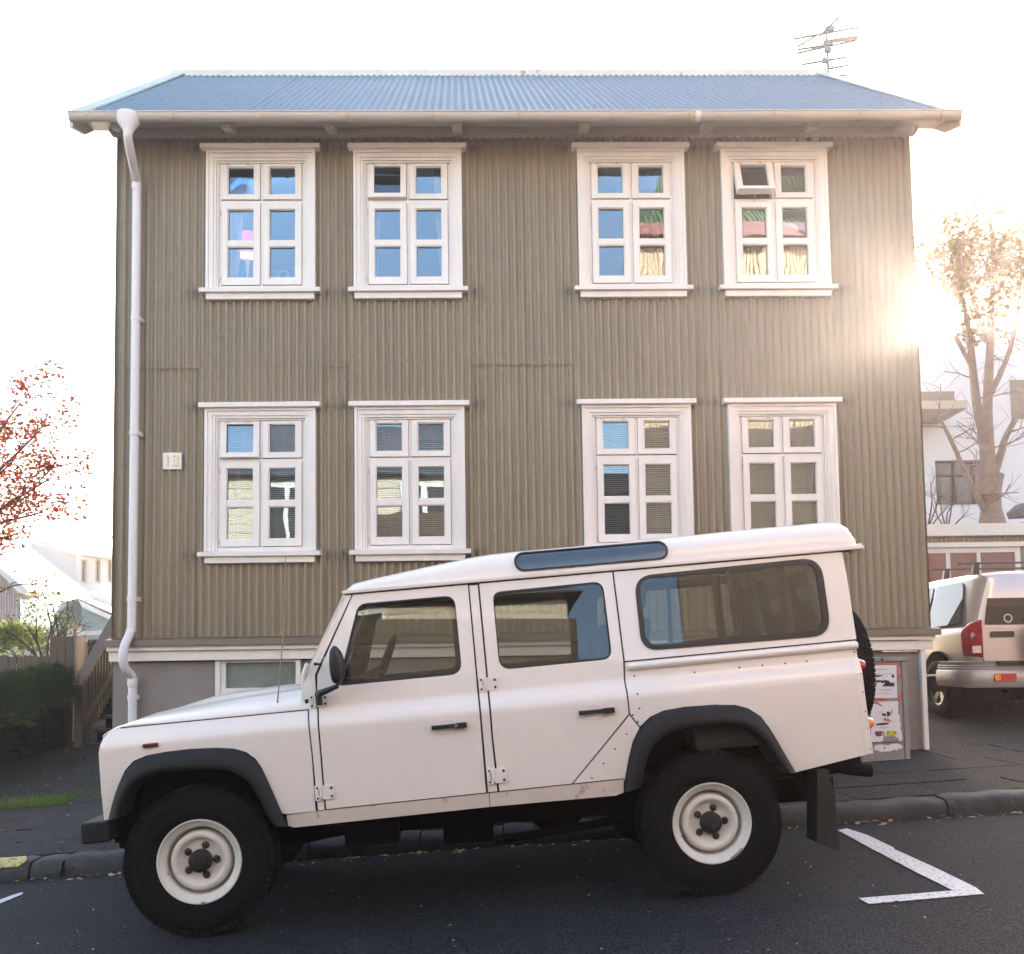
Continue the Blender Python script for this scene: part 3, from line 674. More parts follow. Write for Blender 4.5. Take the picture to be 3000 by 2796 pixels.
# outlines (x back from the front wheel, z up), read off the photograph on the car's own flank
RAIL = 1.362
def on_rail(x): return (x, RAIL)
D1F = [bp(Z8, 264, 492), bp(Z8, 66, 952), bp(Z8, 70, 1045)]            # front edge of the front door
D1 = [(.920, RAIL-.004)]+[(.697, .930), (.692, .84), (.695, .5), (.694, .212)]+[(1.556, .212), (1.558, .5), (1.560, .84), (1.563, RAIL-.004)]
D1W = rounded([bp(Z8, 176, 1015), bp(Z8, 296, 536), bp(Z8, 858, 486), bp(Z8, 904, 945)], [.03, .05, .06, .07])
D1WI = rounded([bp(Z8, 205, 992), bp(Z8, 302, 545), bp(Z8, 852, 494), bp(Z8, 894, 927)], [.02, .045, .055, .05])
BP = [(1.571, RAIL-.004), (1.568, .212), (1.618, .212), (1.612, .5), (1.616, .84), (1.618, RAIL-.004)]
D2 = [(1.628, RAIL-.004), (1.626, .84), (1.622, .5), (1.630, .212)]+[bp(Z6, 946, 800), bp(Z6, 1276, 382), bp(Z6, 1249, 195), (2.386, .855), (2.388, RAIL-.004)]
D2[4] = (D2[4][0], .212)
D2W = rounded([bp(Z8, 1120, 922), bp(Z8, 1078, 468), bp(Z8, 1722, 404), bp(Z8, 1778, 858)], [.07, .05, .06, .06])
D2WI = rounded([bp(Z8, 1128, 905), bp(Z8, 1086, 478), bp(Z8, 1716, 412), bp(Z8, 1768, 846)], [.055, .045, .05, .05])
WTOP = bp(ZB_, 65, 968)[1]
QU = [(2.398, RAIL-.004), (2.396, WTOP+.004)]+[bp(ZB_, 1762, 802), bp(ZB_, 1728, 580), bp(ZB_, 1690, 330), bp(ZB_, 1655, 160)]
QU[2] = (QU[2][0], WTOP+.004); QU[5] = (QU[5][0], RAIL-.004)
QW = rounded([bp(ZB_, 200, 890), bp(ZB_, 140, 345), bp(ZB_, 1498, 205), bp(ZB_, 1580, 775)], [.10, .11, .12, .12], 8)
QWI = rounded([bp(ZB_, 232, 856), bp(ZB_, 178, 366), bp(ZB_, 1458, 250), bp(ZB_, 1524, 732)], [.09, .07, .07, .08], 8)
# rear wing below the waist
arch_r_out = L(Z6, [(1252, 770), (1275, 640), (1300, 540), (1340, 455), (1400, 398), (1480, 362), (1600, 340), (1800, 326)])+L(Z7, [(0, 494), (100, 494), (170, 512), (240, 557), (290, 622), (330, 690), (370, 765), (428, 862)])
arch_r_in = L(Z6, [(1345, 795), (1352, 740), (1372, 640), (1412, 552), (1470, 497), (1560, 466), (1800, 440)])+L(Z7, [(0, 594), (100, 597), (170, 616), (230, 660), (280, 730), (320, 800), (362, 862)])
RW_TOP = WTOP-.004
rear_edge = L(Z7, [(762, 190), (768, 240), (788, 320), (808, 480), (848, 757)])
RWp = [(2.396, RW_TOP), bp(Z6, 1258, 195), bp(Z6, 1285, 380), bp(Z6, 1342, 455)]+arch_r_out[4:]+[rear_edge[4], rear_edge[3], rear_edge[2], rear_edge[1], (rear_edge[0][0], RW_TOP)]
TRI = [bp(Z6, 957, 803), bp(Z6, 1281, 390), bp(Z6, 1338, 462)]+list(reversed(arch_r_out[:3]))+[bp(Z6, 1248, 774)]
TRI[0] = (TRI[0][0], .212); TRI[-1] = (TRI[-1][0], .212)
SILL = [bp(Z5, 1252, 1058), (.6, .2045), (1.0, .205), (1.6, .205), bp(Z6, 1248, 775), bp(Z6, 1247, 840), bp(Z6, 1205, 858), (1.6, .131), bp(Z5, 1297, 1127), bp(Z5, 1262, 1117)]
SILL[4] = (SILL[4][0], .205)
SILLa = [p for p in SILL if p[0] < 1.556]; SILLa = [SILL[0], (.6, .2045), (1.0, .205), (1.570, .205), (1.570, .131), SILL[8], SILL[9]]
SILLb = [(1.574, .205), SILL[4], SILL[5], SILL[6], (1.574, .131)]
# front wing
arch_f_out = L(Z5, [(232, 1080), (252, 990), (286, 885), (322, 802), (372, 745), (450, 712), (560, 691), (700, 674), (850, 668), (950, 673), (1020, 692), (1075, 732), (1112, 785), (1152, 872), (1192, 962), (1226, 1042), (1256, 1110)])
arch_f_in = L(Z5, [(306, 1065), (316, 1000), (342, 930), (392, 860), (452, 822), (600, 797), (750, 788), (880, 786), (960, 802), (1020, 832), (1060, 872), (1092, 932), (1132, 1012), (1166, 1088)])
EDGE = .7455
FWp = [(-.330, EDGE), (.632, EDGE), (.640, .5)]+[bp(Z5, 1420, 1036), bp(Z5, 1250, 1054)]+list(reversed(arch_f_out[:-1]))+L(Z5, [(206, 1084), (192, 950), (180, 800), (174, 705), (183, 655), (202, 612), (242, 577), (288, 562)])
FWp[3] = (FWp[3][0], .2075); FWp[4] = (FWp[4][0], .2075)
HP = [(.640, EDGE), (.6475, .5), (.650, .209), (.684, .209), (.686, .5), (.683, .80), (.640, .80)]
CAP = [(.640, .806), (.683, .806), (.683, .935), (.912, RAIL-.004), (.884, RAIL-.004), (.660, .985), (.610, .86), (.600, .806)]
SWAGE = []
for sd_ in (-1, 1):
    nm = lambda s: s
    panel('front_wing', FWp, M_car, car, side=sd_); panel('hinge_pillar', HP, M_car, car, side=sd_, out=-.001)
    panel('windscreen_pillar', CAP, M_car, car, side=sd_, out=-.002, thick=.03)
    d1 = panel('front_door', D1, M_car, car, [list(reversed(D1W))], side=sd_); panel('door_pillar', BP, M_car, car, side=sd_, out=-.003)
    d2 = panel('rear_door', D2, M_car, car, [list(reversed(D2W))], side=sd_)
    for dd, o_, i_, in ((d1, D1W, D1WI), (d2, D2W, D2WI)):
        panel('window_seal', o_, M_blk, dd, [list(reversed(i_))], side=sd_, out=-.006, thick=.012); panel('window_pane', i_, M_cglass, dd, side=sd_, out=-.012, thick=.004)
    q = panel('rear_side_panel', QU, M_car, car, [list(reversed(QW))], side=sd_)
    panel('window_seal', rounded([(p[0], p[1]) for p in QW], 0), M_blk, q, [list(reversed(QWI))], side=sd_, out=.006, thick=.018); panel('window_pane', QWI, M_cglass, q, side=sd_, out=-.001, thick=.004)
    panel('rear_wing', RWp, M_car, car, side=sd_); panel('corner_plate', TRI, M_car, car, side=sd_, out=.001)
    panel('sill_panel', SILLa, M_sill, car, side=sd_, out=-.004); panel('sill_panel', SILLb, M_sill, car, side=sd_, out=-.004)
    # dark rubber behind all gaps
    inner = [(.62, .81), (.69, .93), (.905, RAIL), (3.72, RAIL), rear_edge[0], rear_edge[3], (3.72, .23), arch_r_out[-2]]+list(reversed(arch_r_out[2:-2]))+[(2.4, .22), (2.4, .14), (.54, .14)]+list(reversed(arch_f_out[2:-1]))+[(-.44, .4), (-.44, .68), (-.38, .72), (.62, .73)]
    panel('inner_frame', inner, M_blk, car, [list(reversed(h)) for h in (rounded([(p[0], p[1]) for p in D1W], 0), D2W, QW)], side=sd_, out=-.019, thick=.02)
    # the bead at the waist, the corner angle at the rear
    mb = MB(BF); x1 = bp(ZB_, 1762, 840)[0]; secs = []
    for x in (2.40, 2.412, x1): 
        k = .35 if x == 2.40 else 1; secs.append([Vector((x, sd_*(.849+.020*k*sin(th)), RW_TOP-.026-.021*k*cos(th))) for th in [pi*q_/8 for q_ in range(9)]])
    mb.loft(secs); put(mb, 'waist_bead', M_car, car)
    mb = MB(BF)
    for i in range(1, 4):
        a, b = rear_edge[i], rear_edge[i+1]
        mb.hexa([(a[0]-.038, sd_*(w(a[1])+.001), a[1]), (a[0]+.004, sd_*(w(a[1])+.001), a[1]), (a[0]+.004, sd_*(w(a[1])+.004), a[1]), (a[0]-.038, sd_*(w(a[1])+.004), a[1])], [(b[0]-.038, sd_*(w(b[1])+.001), b[1]), (b[0]+.004, sd_*(w(b[1])+.001), b[1]), (b[0]+.004, sd_*(w(b[1])+.004), b[1]), (b[0]-.038, sd_*(w(b[1])+.004), b[1])])
    put(mb, 'corner_capping', M_car, car)
    mb = MB(BF)
    for zm, pts in ((Z6, [(1310, 160), (1328, 265), (1338, 350), (1300, 388), (1328, 428), (1265, 500), (1197, 586), (1130, 670), (1062, 756), (1920, 112), (1660, 140)]), (Z7, [(124, 290), (248, 279), (372, 268), (490, 256), (750, 205), (783, 322), (795, 425), (808, 528), (822, 620), (836, 735)])):
        for p in pts: x, z = bp(zm, *p); mb.lathe([(0, .0055), (.0035, .0045), (.0055, 0)], (x, sd_*w(z), z), (0, sd_, 0), (1, 0, 0), 8)
    put(mb, 'rivets', M_bolt, car, kind='stuff')
# hinges: plate, three bolts, knuckle
def hinge(zm, x0, y0, x1, y1, out=0):
    a = bp(zm, x0, y1); b = bp(zm, x1, y0); z0, z1 = a[1], b[1]; xa, xb = a[0], b[0]; ww = w((z0+z1)/2)+.001
    mb = MB(BF); sp = xa+(xb-xa)*.36
    pr = rounded([(sp, z0), (xb, z0), (xb, z1), (sp, z1)], .012, 3); mb.prism([(p[0], -ww, p[1]) for p in pr], (0, -.008, 0))
    pr = rounded([(xa, z0-.003), (sp-.004, z0-.003), (sp-.004, z0+.018), (xa+.02, z0+.018), (xa+.02, z1-.018), (sp-.004, z1-.018), (sp-.004, z1+.003), (xa, z1+.003)], .004, 2); mb.prism([(p[0], -ww, p[1]) for p in pr], (0, -.010, 0))
    mb.tube([(sp-.006, -ww-.012, z0+.014), (sp-.006, -ww-.012, z1-.014)], .006, 8)
    h = put(mb, 'hinge', M_car, car, bevel=.0015)
    for x, z in ((xb-.016, z1-.016), (xb-.016, z0+.016), (xa+.014, z0+.010), (xa+.014, z1-.010)): mb = MB(BF); mb.lathe([(0, .013), (.005, .012), (.0075, .008)], (x, -ww, z), (0, -1, 0), (1, 0, 0), 10); put(mb, 'bolt', M_bolt, h)
hinge(Z5, 1387, 360, 1490, 440); hinge(Z5, 1420, 878, 1526, 971); hinge(Z6, 406, 164, 510, 251); hinge(Z6, 454, 693, 562, 791)
def handle(x0, y0, x1, y1, lock):
    a = bp(Z6, x0, y1); b = bp(Z6, x1, y0); xa, xb = a[0], b[0]; zc = (bp(Z6, x0, (y0+y1)/2+8)[1]+bp(Z6, x1, (y0+y1)/2-8)[1])/2; ww = w(zc); mb = MB(BF)
    mb.box(xa, xb, -ww-.030, -ww-.014, zc-.011, zc+.011); mb.box(xb-.062, xb, -ww-.034, -ww, zc-.015, zc+.013); mb.box(xa, xa+.012, -ww-.03, -ww, zc-.012, zc+.012)
    h = put(mb, 'door_handle', M_blk, car, bevel=.003)
    if lock: mb = MB(BF); mb.lathe([(0, .037), (.008, .037), (.009, .033)], (xb-.058, -ww, zc), (0, -1, 0), (1, 0, 0), 14); put(mb, 'lock', M_metal, h)
    mb = MB(BF); cx = (xa+xb)/2-.012; n = 28
    secs = [[Vector((cx+r*.058*cos(2*pi*k/n), -ww-e, zc-.002+r*.046*sin(2*pi*k/n))) for k in range(n)] for r, e in ((1.0, .0003), (.93, .0022), (.8, .0006), (.3, .0006))]
    mb.loft(secs, True, False, True); mb.add(secs[-1], [tuple(range(n))]); put(mb, 'handle_dish', M_car, h)
handle(130, 428, 331, 476, True); handle(988, 343, 1188, 389, False)
# side indicator
x0, z0 = bp(Z5, 428, 673); x1, z1 = bp(Z5, 518, 634); zc = bp(Z5, 473, 654)[1]; mb = MB(BF)
pr = rounded([(x0, zc-.011), (x1, zc-.011), (x1, zc+.011), (x0, zc+.011)], .009, 4)
secs = [[Vector((x0+(x1-x0)/2+(p[0]-(x0+x1)/2)*k, -w(zc)-e, zc+(p[1]-zc)*k)) for p in pr] for k, e in ((1, 0), (1, .008), (.9, .013), (.5, .015))]
mb.loft(secs, True, True, True); put(mb, 'side_indicator', mat('dark_red_lens', (.10, .012, .018), .2, coat=.5, var=.15, vscale=60), car)
# flares
def flare(outer, inner, sd_, name='wheel_arch_flare'):
    n = 30
    def resample(P):
        P = [Vector(p) for p in P]; d = [0]
        for i in range(1, len(P)): d.append(d[-1]+(P[i]-P[i-1]).length)
        out = []
        for k in range(n+1):
            t = d[-1]*k/n; i = max(i for i in range(len(d)) if d[i] <= t+1e-9); i = min(i, len(P)-2); s = (t-d[i])/(d[i+1]-d[i]); out.append(P[i]*(1-s)+P[i+1]*s)
        for _ in range(2): out = [out[0]]+[(out[i-1]+out[i]*2+out[i+1])/4 for i in range(1, n)]+[out[-1]]
        return out
    O, I = resample(outer), resample(inner); mb = MB(BF); secs = []
    for i in range(n+1):
        o, k = O[i], I[i]; wo = w(max(.14, o[1])); q = []
        for t, e in ((0, -.004), (0, .008), (.12, .022), (.35, .040), (.7, .052), (.93, .050), (1.0, .040), (1.02, -.02), (1.10, -.16)):
            p = o.lerp(k, t); q.append(Vector((p[0], sd_*(wo+e), p[1])))
        secs.append(q)
    mb.loft(secs); put(mb, name, M_flare, car, sharp=60)
for sd_ in (-1, 1):
    flare(arch_f_out[:-1]+[bp(Z5, 1262, 1117)], arch_f_in+[bp(Z5, 1190, 1112)], sd_); flare([bp(Z6, 1250, 838)]+arch_r_out, [bp(Z6, 1338, 800)]+arch_r_in[1:], sd_)
    # wheel boxes
    for out, x0, x1 in ((arch_f_in, -.44, .52), (arch_r_in, 2.33, 3.26)):
        mb = MB(BF); P = [Vector((p[0], 0, p[1])) for p in out]; c = Vector(((P[0]+P[-1])/2)); c.z = .1
        secs = [[Vector((c.x+(p.x-c.x)*1.06, sd_*y, c.z+(p.z-c.z)*1.05)) for p in P] for y in (.86, .50)]
        mb.loft(secs, True, False); mb.add([Vector((p.x, sd_*.50, p.z)) for p in P], [tuple(range(len(P)))]); put(mb, 'wheel_box', M_under, car)
# ---- bonnet
def interp(tab, x): return float(np.interp(x, [a for a, _ in tab], [b for _, b in tab]))
zc_t = [(-.50, .735), (-.467, .762), (-.387, .783), (-.188, .812), (-.08, .838), (.013, .857), (.213, .870), (.414, .878), (.504, .876), (.60, .868)]
zs_t = [(-.50, .728), (-.467, .752), (-.387, .772), (-.188, .802), (.013, .822), (.213, .840), (.414, .852), (.60, .858)]
secs = []; xs = [-.462, -.458, -.45, -.43, -.387, -.32, -.25, -.188, -.12, -.05, .013, .1, .213, .32, .414, .504, .60, .640]
for x in xs:
    q = []; ze = EDGE+.008; zs = interp(zs_t, x); zc = interp(zc_t, x); e = max(0, min(1, (x+.462)/.11))**.5
    for y, z in ((-.842, ze-.004), (-.842, ze+.006), (-.828, ze+.006+(zs-ze)*.22), (-.74, ze+(zs-ze)*.72), (-.66, zs-.006), (-.60, zs), (-.52, zs+.003), (-.46, zs+(zc-zs)*.5), (-.40, zc-.002), (-.30, zc+.003), (0, zc+.008)):
        q.append((y, z))
    q = q+[(-y, z) for y, z in reversed(q[:-1])]
    dz = (1-e)*.055
    secs.append([Vector((x, y*(.975 if x < -.46 else 1), z-dz)) for y, z in q])
mb = MB(BF); mb.loft(secs, True, False); mb.add(secs[0], [tuple(range(len(secs[0])))])
# starts where the wing rises in front
put(mb, 'bonnet', M_car, car, sharp=50)
mb = MB(BF); mb.box(-.36, .635, -.846, .846, .70, EDGE+.006); put(mb, 'bonnet_seal', M_blk, car)
mb = MB(BF); mb.box(-.40, .62, -.82, .82, .62, .735); mb.box(-.44, -.40, -.75, .75, .1, .70); put(mb, 'engine_bay', M_under, car)
# scuttle and windscreen
mb = MB(BF); mb.prism([(.60, -.80, .80), (.60, -.80, .862), (.655, -.80, .875), (.70, -.80, .80)], (0, 1.6, 0)); put(mb, 'scuttle', M_car, car, bevel=.006)
A0, A1 = Vector((.640, 0, .900)), Vector((.893, 0, 1.352)); dn = Vector((-(A1.z-A0.z), 0, A1.x-A0.x)).normalized()
def ws(t, y, e=0): p = A0.lerp(A1, t); return Vector((p.x+dn.x*e, y, p.z+dn.z*e))
def wy(t): return w(A0.lerp(A1, t).z)-.004
mb = MB(BF); 
def quadpr(mb, a, b, c, d, e): mb.hexa([a, b, c, d], [Vector(a)+dn*e, Vector(b)+dn*e, Vector(c)+dn*e, Vector(d)+dn*e])
quadpr(mb, ws(-.05, -wy(0)), ws(-.05, wy(0)), ws(.10, wy(.1)), ws(.10, -wy(.1)), .03); quadpr(mb, ws(.90, -wy(.9)), ws(.90, wy(.9)), ws(1, wy(1)), ws(1, -wy(1)), .03)
for s in (-1, 1): quadpr(mb, ws(.1, s*wy(.1)), ws(.1, s*(wy(.1)-.07)), ws(.9, s*(wy(.9)-.07)), ws(.9, s*wy(.9)), .03)
quadpr(mb, ws(.1, -.012), ws(.1, .012), ws(.9, .012), ws(.9, -.012), .02)
put(mb, 'windscreen_frame', M_car, car, bevel=.006)
mb = MB(BF); quadpr(mb, ws(.1, -(wy(.1)-.07), .012), ws(.1, wy(.1)-.07, .012), ws(.9, wy(.9)-.07, .012), ws(.9, -(wy(.9)-.07), .012), .004); put(mb, 'windscreen', M_cglass, car)
# wing vent flap bulge and bracket at the windscreen foot
mb = MB(BF); mb.tube([(.615, -.80, .875), (.625, -.82, .93), (.648, -.825, 1.0)], [.014, .02, .012], 10); put(mb, 'windscreen_bracket', M_car, car)
mb = MB(BF); p = bp(Z5, 1425, 188); mb.tube([(p[0], -.86, p[1]), (p[0]+.03, -.85, p[1]-.004)], .006, 8); mb.box(p[0]-.008, p[0]+.006, -.875, -.85, p[1]-.008, p[1]+.008); put(mb, 'washer_jet', M_blk, car)
# ---- roof
top_t = [(.875, 1.405), (.90, 1.435), (.925, 1.452), (1.0, 1.466), (1.12, 1.482), (1.4, 1.519), (1.60, 1.543), (1.715, 1.553), (1.85, 1.556), (2.6, 1.560), (3.3, 1.572), (3.70, 1.574), (3.78, 1.566), (3.815, 1.545), (3.835, 1.50), (3.842, 1.44), (3.848, 1.40)]
secs = []
for x in [.872, .885, .90, .925, .96, 1.0, 1.12, 1.25, 1.4, 1.5, 1.6, 1.66, 1.715, 1.78, 1.85, 2.0, 2.2, 2.4, 2.6, 2.8, 3.0, 3.3, 3.6, 3.70, 3.75, 3.78, 3.80, 3.815, 3.828, 3.836, 3.842, 3.846]:
    zt = interp(top_t, x); h = zt-1.378; yw = .768
    q = [(yw, 1.366), (yw+.004, 1.376), (yw-.006, 1.386), (.752, 1.386)]
    for k in range(1, 9):
        th = k/8; q.append((.752-.13*(1-cos(th*pi/2))-.0*th, 1.386+(h-.008-.022)*sin(th*pi/2)**.95))
    q += [(.55, zt-.014), (.45, zt-.007), (.25, zt-.002), (0, zt)]
    q = [(-y, z) for y, z in q]+[(y, z) for y, z in reversed(q[:-1])]
    secs.append([Vector((x, y, z)) for y, z in q])
mb = MB(BF); mb.loft(secs, True, True); roof = put(mb, 'roof', M_car, car, sharp=45)
mb = MB(BF)
for s in (-1, 1):
    mb.box(.862, 3.872, s*.752 if s > 0 else -.776, .776 if s > 0 else -.752, 1.368, 1.384)
mb.box(3.85, 3.872, -.752, .752, 1.368, 1.40); mb.box(.862, .874, -.752, .752, 1.368, 1.384)
put(mb, 'drip_rail', M_car, car, bevel=.004)
mb = MB(BF)
for s in (-1, 1): mb.box(.90, 3.80, min(s*.74, s*.757), max(s*.74, s*.757), 1.352, 1.369)
put(mb, 'roof_seal', M_blk, car)
mb = MB(BF); mb.box(.95, 3.70, -.70, .70, 1.372, 1.380); put(mb, 'headlining', M_lin, car)
# alpine windows lie on the curved side of the roof
def roofside(zz_, x, e):     # outer surface of the roof side
    zt = interp(top_t, x); h = zt-1.378; s = min(.999, max(0, (zz_-1.386)/(h-.03))); th = math.asin(s**(1/.95)); y = .752-.13*(1-cos(th)); ny = cos(th); nz = sin(th)
    return Vector((x, -(y+e*.8), zz_+e*.5*nz))
for s in (-1, 1):
    rot = 1
    x0, x1, zc, hz = 1.838, 2.728, 1.4615, .056; n = 10; pill = []
    for k in range(n+1): a = pi/2+pi*k/n; pill.append((x0+hz*.9+hz*.9*cos(a), zc+hz*sin(a)))
    for k in range(9): pill.append((x0+hz+(x1-x0-2*hz)*(k+.5)/9, zc-hz))
    for k in range(n+1): a = -pi/2+pi*k/n; pill.append((x1-hz*.9+hz*.9*cos(a), zc+hz*sin(a)))
    for k in range(9): pill.append((x1-hz-(x1-x0-2*hz)*(k+.5)/9, zc+hz))
    cx = (x0+x1)/2
    def scl(k): return [(cx+(p[0]-cx)*(1-(1-k)*.12), zc+(p[1]-zc)*k) for p in pill]
    def fl(y): return Vector((y.x, y.y*(-s), y.z)) if s > 0 else y
    mb = MB(BF); secs = [[fl(roofside(p[1], p[0], e)) for p in scl(k)] for k, e in ((1.0, -.004), (1.0, .009), (.95, .016), (.84, .016), (.80, .008))]
    mb.loft(secs, True, False, True); sl_ = put(mb, 'roof_window_seal', M_blk, roof, sharp=60)
    mb = MB(BF)
    rows = [[fl(roofside(zc+hz*.82*math.sin(pi*(j/6-.5)), min(x1-.012-hz*.7*(1-cos(pi*(j/6-.5))), max(x0+.012+hz*.7*(1-cos(pi*(j/6-.5))), x0+(x1-x0)*i/20)), .007)) for i in range(21)] for j in range(7)]
    mb.loft(rows, True, False); put(mb, 'roof_window', mat('blue_tinted_roof_glass', (.006, .030, .055), .12, spec=.9, coat=1, var=.05) if s < 0 else M_blk, roof)
# ---- mirror, aerial
mirr = []
mp = [bp(Z5, x, y, 1.0) for x, y in ((1525, 76), (1500, 110), (1497, 180), (1506, 262), (1520, 300), (1562, 300), (1580, 262), (1578, 180), (1562, 118))]
mb = MB(BF); cxm = sum(p[0] for p in mp)/len(mp); czm = sum(p[1] for p in mp)/len(mp)
secs = [[Vector((cxm+(p[0]-cxm)*k-.01*(1-k), -y, czm+(p[1]-czm)*k)) for p in rounded(mp, .03, 3)] for k, y in ((.6, 1.045), (.9, 1.035), (1, 1.01), (1, .94), (.94, .88), (.7, .86))]
mb.loft(secs, True, True, True); mi = put(mb, 'door_mirror', M_blk, car, sharp=60)
a = bp(Z5, 1432, 362, .90); b = bp(Z5, 1545, 315, .95)
mb = MB(BF); mb.tube([(a[0], -.88, a[1]), (a[0]+.02, -.93, a[1]+.006), (b[0], -.96, b[1]), (b[0]+.004, -.96, b[1]+.03)], [.021, .019, .013, .012], 10); mb.tube([(a[0]+.004, -.895, a[1]-.060), (a[0]+.004, -.895, a[1]+.01)], .019, 10); put(mb, 'mirror_arm', M_blk, mi)
mb = MB(BF); mb.tube([(.457, -.79, .750), (.53, -.79, 1.2), (.572, -.79, 1.60)], [.0045, .0032, .002], 6); mb.lathe([(0, .012), (.010, .010), (.012, 0)], (.457, -.79, .747), (0, 0, 1), (1, 0, 0), 12); put(mb, 'aerial', mat('dull_aerial', (.30, .22, .15), .4, metal=.6), car)
# ---- nose
mb = MB(BF); mb.prism([(-.470, -.84, .27), (-.478, -.84, .62), (-.462, -.84, .69), (-.43, -.84, .69), (-.43, -.84, .27)], (0, .30, 0)); mb.prism([(-.470, .54, .27), (-.478, .54, .62), (-.462, .54, .69), (-.43, .54, .69), (-.43, .54, .27)], (0, .30, 0)); put(mb, 'lamp_panel', M_car, car, bevel=.006)
mb = MB(BF); mb.box(-.49, -.43, -.54, .54, .27, .70)
g_ = put(mb, 'grille', M_blk, car, bevel=.01); 
for k in range(7): mb = MB(BF); mb.box(-.505, -.488, -.50, .50, .32+.05*k, .335+.05*k); put(mb, 'slat', M_blk, g_)
for s in (-1, 1):
    mb = MB(BF); mb.lathe([(0, .022), (.05, .018), (.085, .006), (.092, 0), (.092, -.02)], (-.479, s*.68, .52), (-1, 0, 0), (0, 1, 0), 24); put(mb, 'headlight', mat('headlight_glass', (.5, .55, .6), .1, metal=.5), car)
    mb = MB(BF); mb.lathe([(0, .022), (.03, .018), (.036, 0)], (-.472, s*.80, .40), (-1, 0, 0), (0, 1, 0), 16); put(mb, 'indicator_lamp', mat('amber_lens', (.65, .16, .02), .2, coat=.5), car)
mb = MB(BF); mb.box(-.595, -.45, -.87, .87, .155, .268); put(mb, 'front_bumper', M_flare, car, bevel=.012)
# ---- underside
mb = MB(GF)
for s in (-1, 1):
    mb.box(-.45, 3.60, s*.43-.04, s*.43+.04, .02, .16)
mb.box(.55, .75, -.47, .47, .03, .14); mb.box(1.5, 1.62, -.47, .47, .03, .14); mb.box(3.5, 3.62, -.55, .55, .04, .16); put(mb, 'chassis', M_under, car)
mb = MB(GF)
for x in (0, 2.794): mb.tube([(x, -.68, 0), (x, .68, 0)], .05, 12); mb.ball((x, .15 if x else .25, 0), .15, .13, .15); mb.tube([(x-.02, -.52, .02), (x+.08, -.52, .35)], .03, 8)
put(mb, 'axle', M_under, car)
mb = MB(GF); mb.box(.75, 1.05, -.62, -.20, -.02, .18); mb.box(1.30, 1.60, -.35, .35, -.10, .16); mb.box(1.75, 1.95, .3, .5, -.08, .12); mb.tube([(.9, .2, .0), (1.6, .25, -.02), (2.4, .35, .02), (3.3, -.35, .13)], .032, 10); mb.tube([(1.60, -.55, -.06), (2.35, -.62, .02)], .025, 8); mb.tube([(.1, -.5, -.03), (.75, -.45, .05)], .03, 8); mb.ball((2.0, -.2, .0), .16, .12, .10); put(mb, 'gearbox_and_exhaust', M_under, car)
mb = MB(BF); mb.box(-.4, .3, -.5, .5, .2, .7); mb.box(.6, 3.68, -.84, .84, .145, .20); mb.box(2.35, 3.25, -.50, .50, .2, .56); mb.box(3.25, 3.68, -.8, .8, .2, .42); put(mb, 'floor', M_under, car)
def eye(zm, x, y, yy, r=.018):
    X, Z = bp(zm, x, y, yy); mb = MB(BF); mb.tube([(X+r*cos(a), -yy, Z+r*sin(a)) for a in [2*pi*k/16 for k in range(17)]], .006, 6); mb.box(X-.05, X+.02, -yy-.01, -yy+.01, Z+r, Z+.09); put(mb, 'lashing_eye', M_under, car)
eye(Z7, 475, 958, .55, .020); eye(Z5, 325, 1225, .5, .018)
fl_ = L(Z7, [(540, 850), (600, 845), (612, 900), (638, 990), (648, 1180), (662, 1292), (540, 1242), (540, 1000)], .84)
for s in (-1, 1): mb = MB(BF); mb.prism([(p[0], s*.70 if s > 0 else -.86, p[1]) for p in fl_], (0, .16, 0)); put(mb, 'mud_flap', M_blk, car)
ex = [bp(Z7, x, y, .55) for x, y in ((560, 850), (660, 838), (740, 848), (835, 850))]
mb = MB(BF); P = [(ex[0][0]-.1, -.50, ex[0][1]+.02)]+[(p[0], -.55, p[1]) for p in ex]; mb.tube(P, [.03, .03, .030, .034, .040], 14, cap=False); mb.tube([P[-1], (P[-1][0]-.02, P[-1][1], P[-1][2])], [.040, .034], 14, False); put(mb, 'exhaust_pipe', M_under, car)
# ---- rear: door, lamps, spare wheel
mb = MB(BF); mb.prism([(3.71, -.78, .82), (3.752, -.8, .24), (3.70, -.8, .24), (3.66, -.78, .82)], (0, 1.58, 0)); put(mb, 'rear_body_panel', M_car, car)
mb = MB(BF); rd = [Vector((3.708, y, z)) for y, z in ((-.73, .86), (.73, .86), (.66, 1.33), (-.66, 1.33))]
for (a, b, c, d) in ((0, 1, .0, .12),): pass
def rq(y0, y1, z0, z1, e=.02): mb.prism([(3.735-(z0-.8)*.12, y0, z0), (3.735-(z0-.8)*.12, y1, z0), (3.735-(z1-.8)*.12, y1, z1), (3.735-(z1-.8)*.12, y0, z1)], (-e, 0, 0))
rq(-.79, .79, .82, .88); rq(-.76, -.66, .88, 1.36); rq(.66, .76, .88, 1.36); rq(-.66, -.42, 1.28, 1.36); rq(-.42, .66, 1.30, 1.36); rq(-.46, -.40, .88, 1.28)
put(mb, 'rear_door', M_car, car, bevel=.004)
mb = MB(BF); mb.prism([(3.722, -.40, .88), (3.722, .66, .88), (3.672, .66, 1.30), (3.672, -.40, 1.30)], (-.004, 0, 0)); mb.prism([(3.722, -.66, .88), (3.722, -.46, .88), (3.672, -.46, 1.28), (3.672, -.66, 1.28)], (-.004, 0, 0)); put(mb, 'rear_window_pane', M_cglass, car)
M_redl = mat('red_lamp_lens', (.50, .015, .03), .15, coat=.8, var=.1); M_amb = mat('amber_rear_lens', (.85, .28, .02), .15, coat=.8, var=.1)
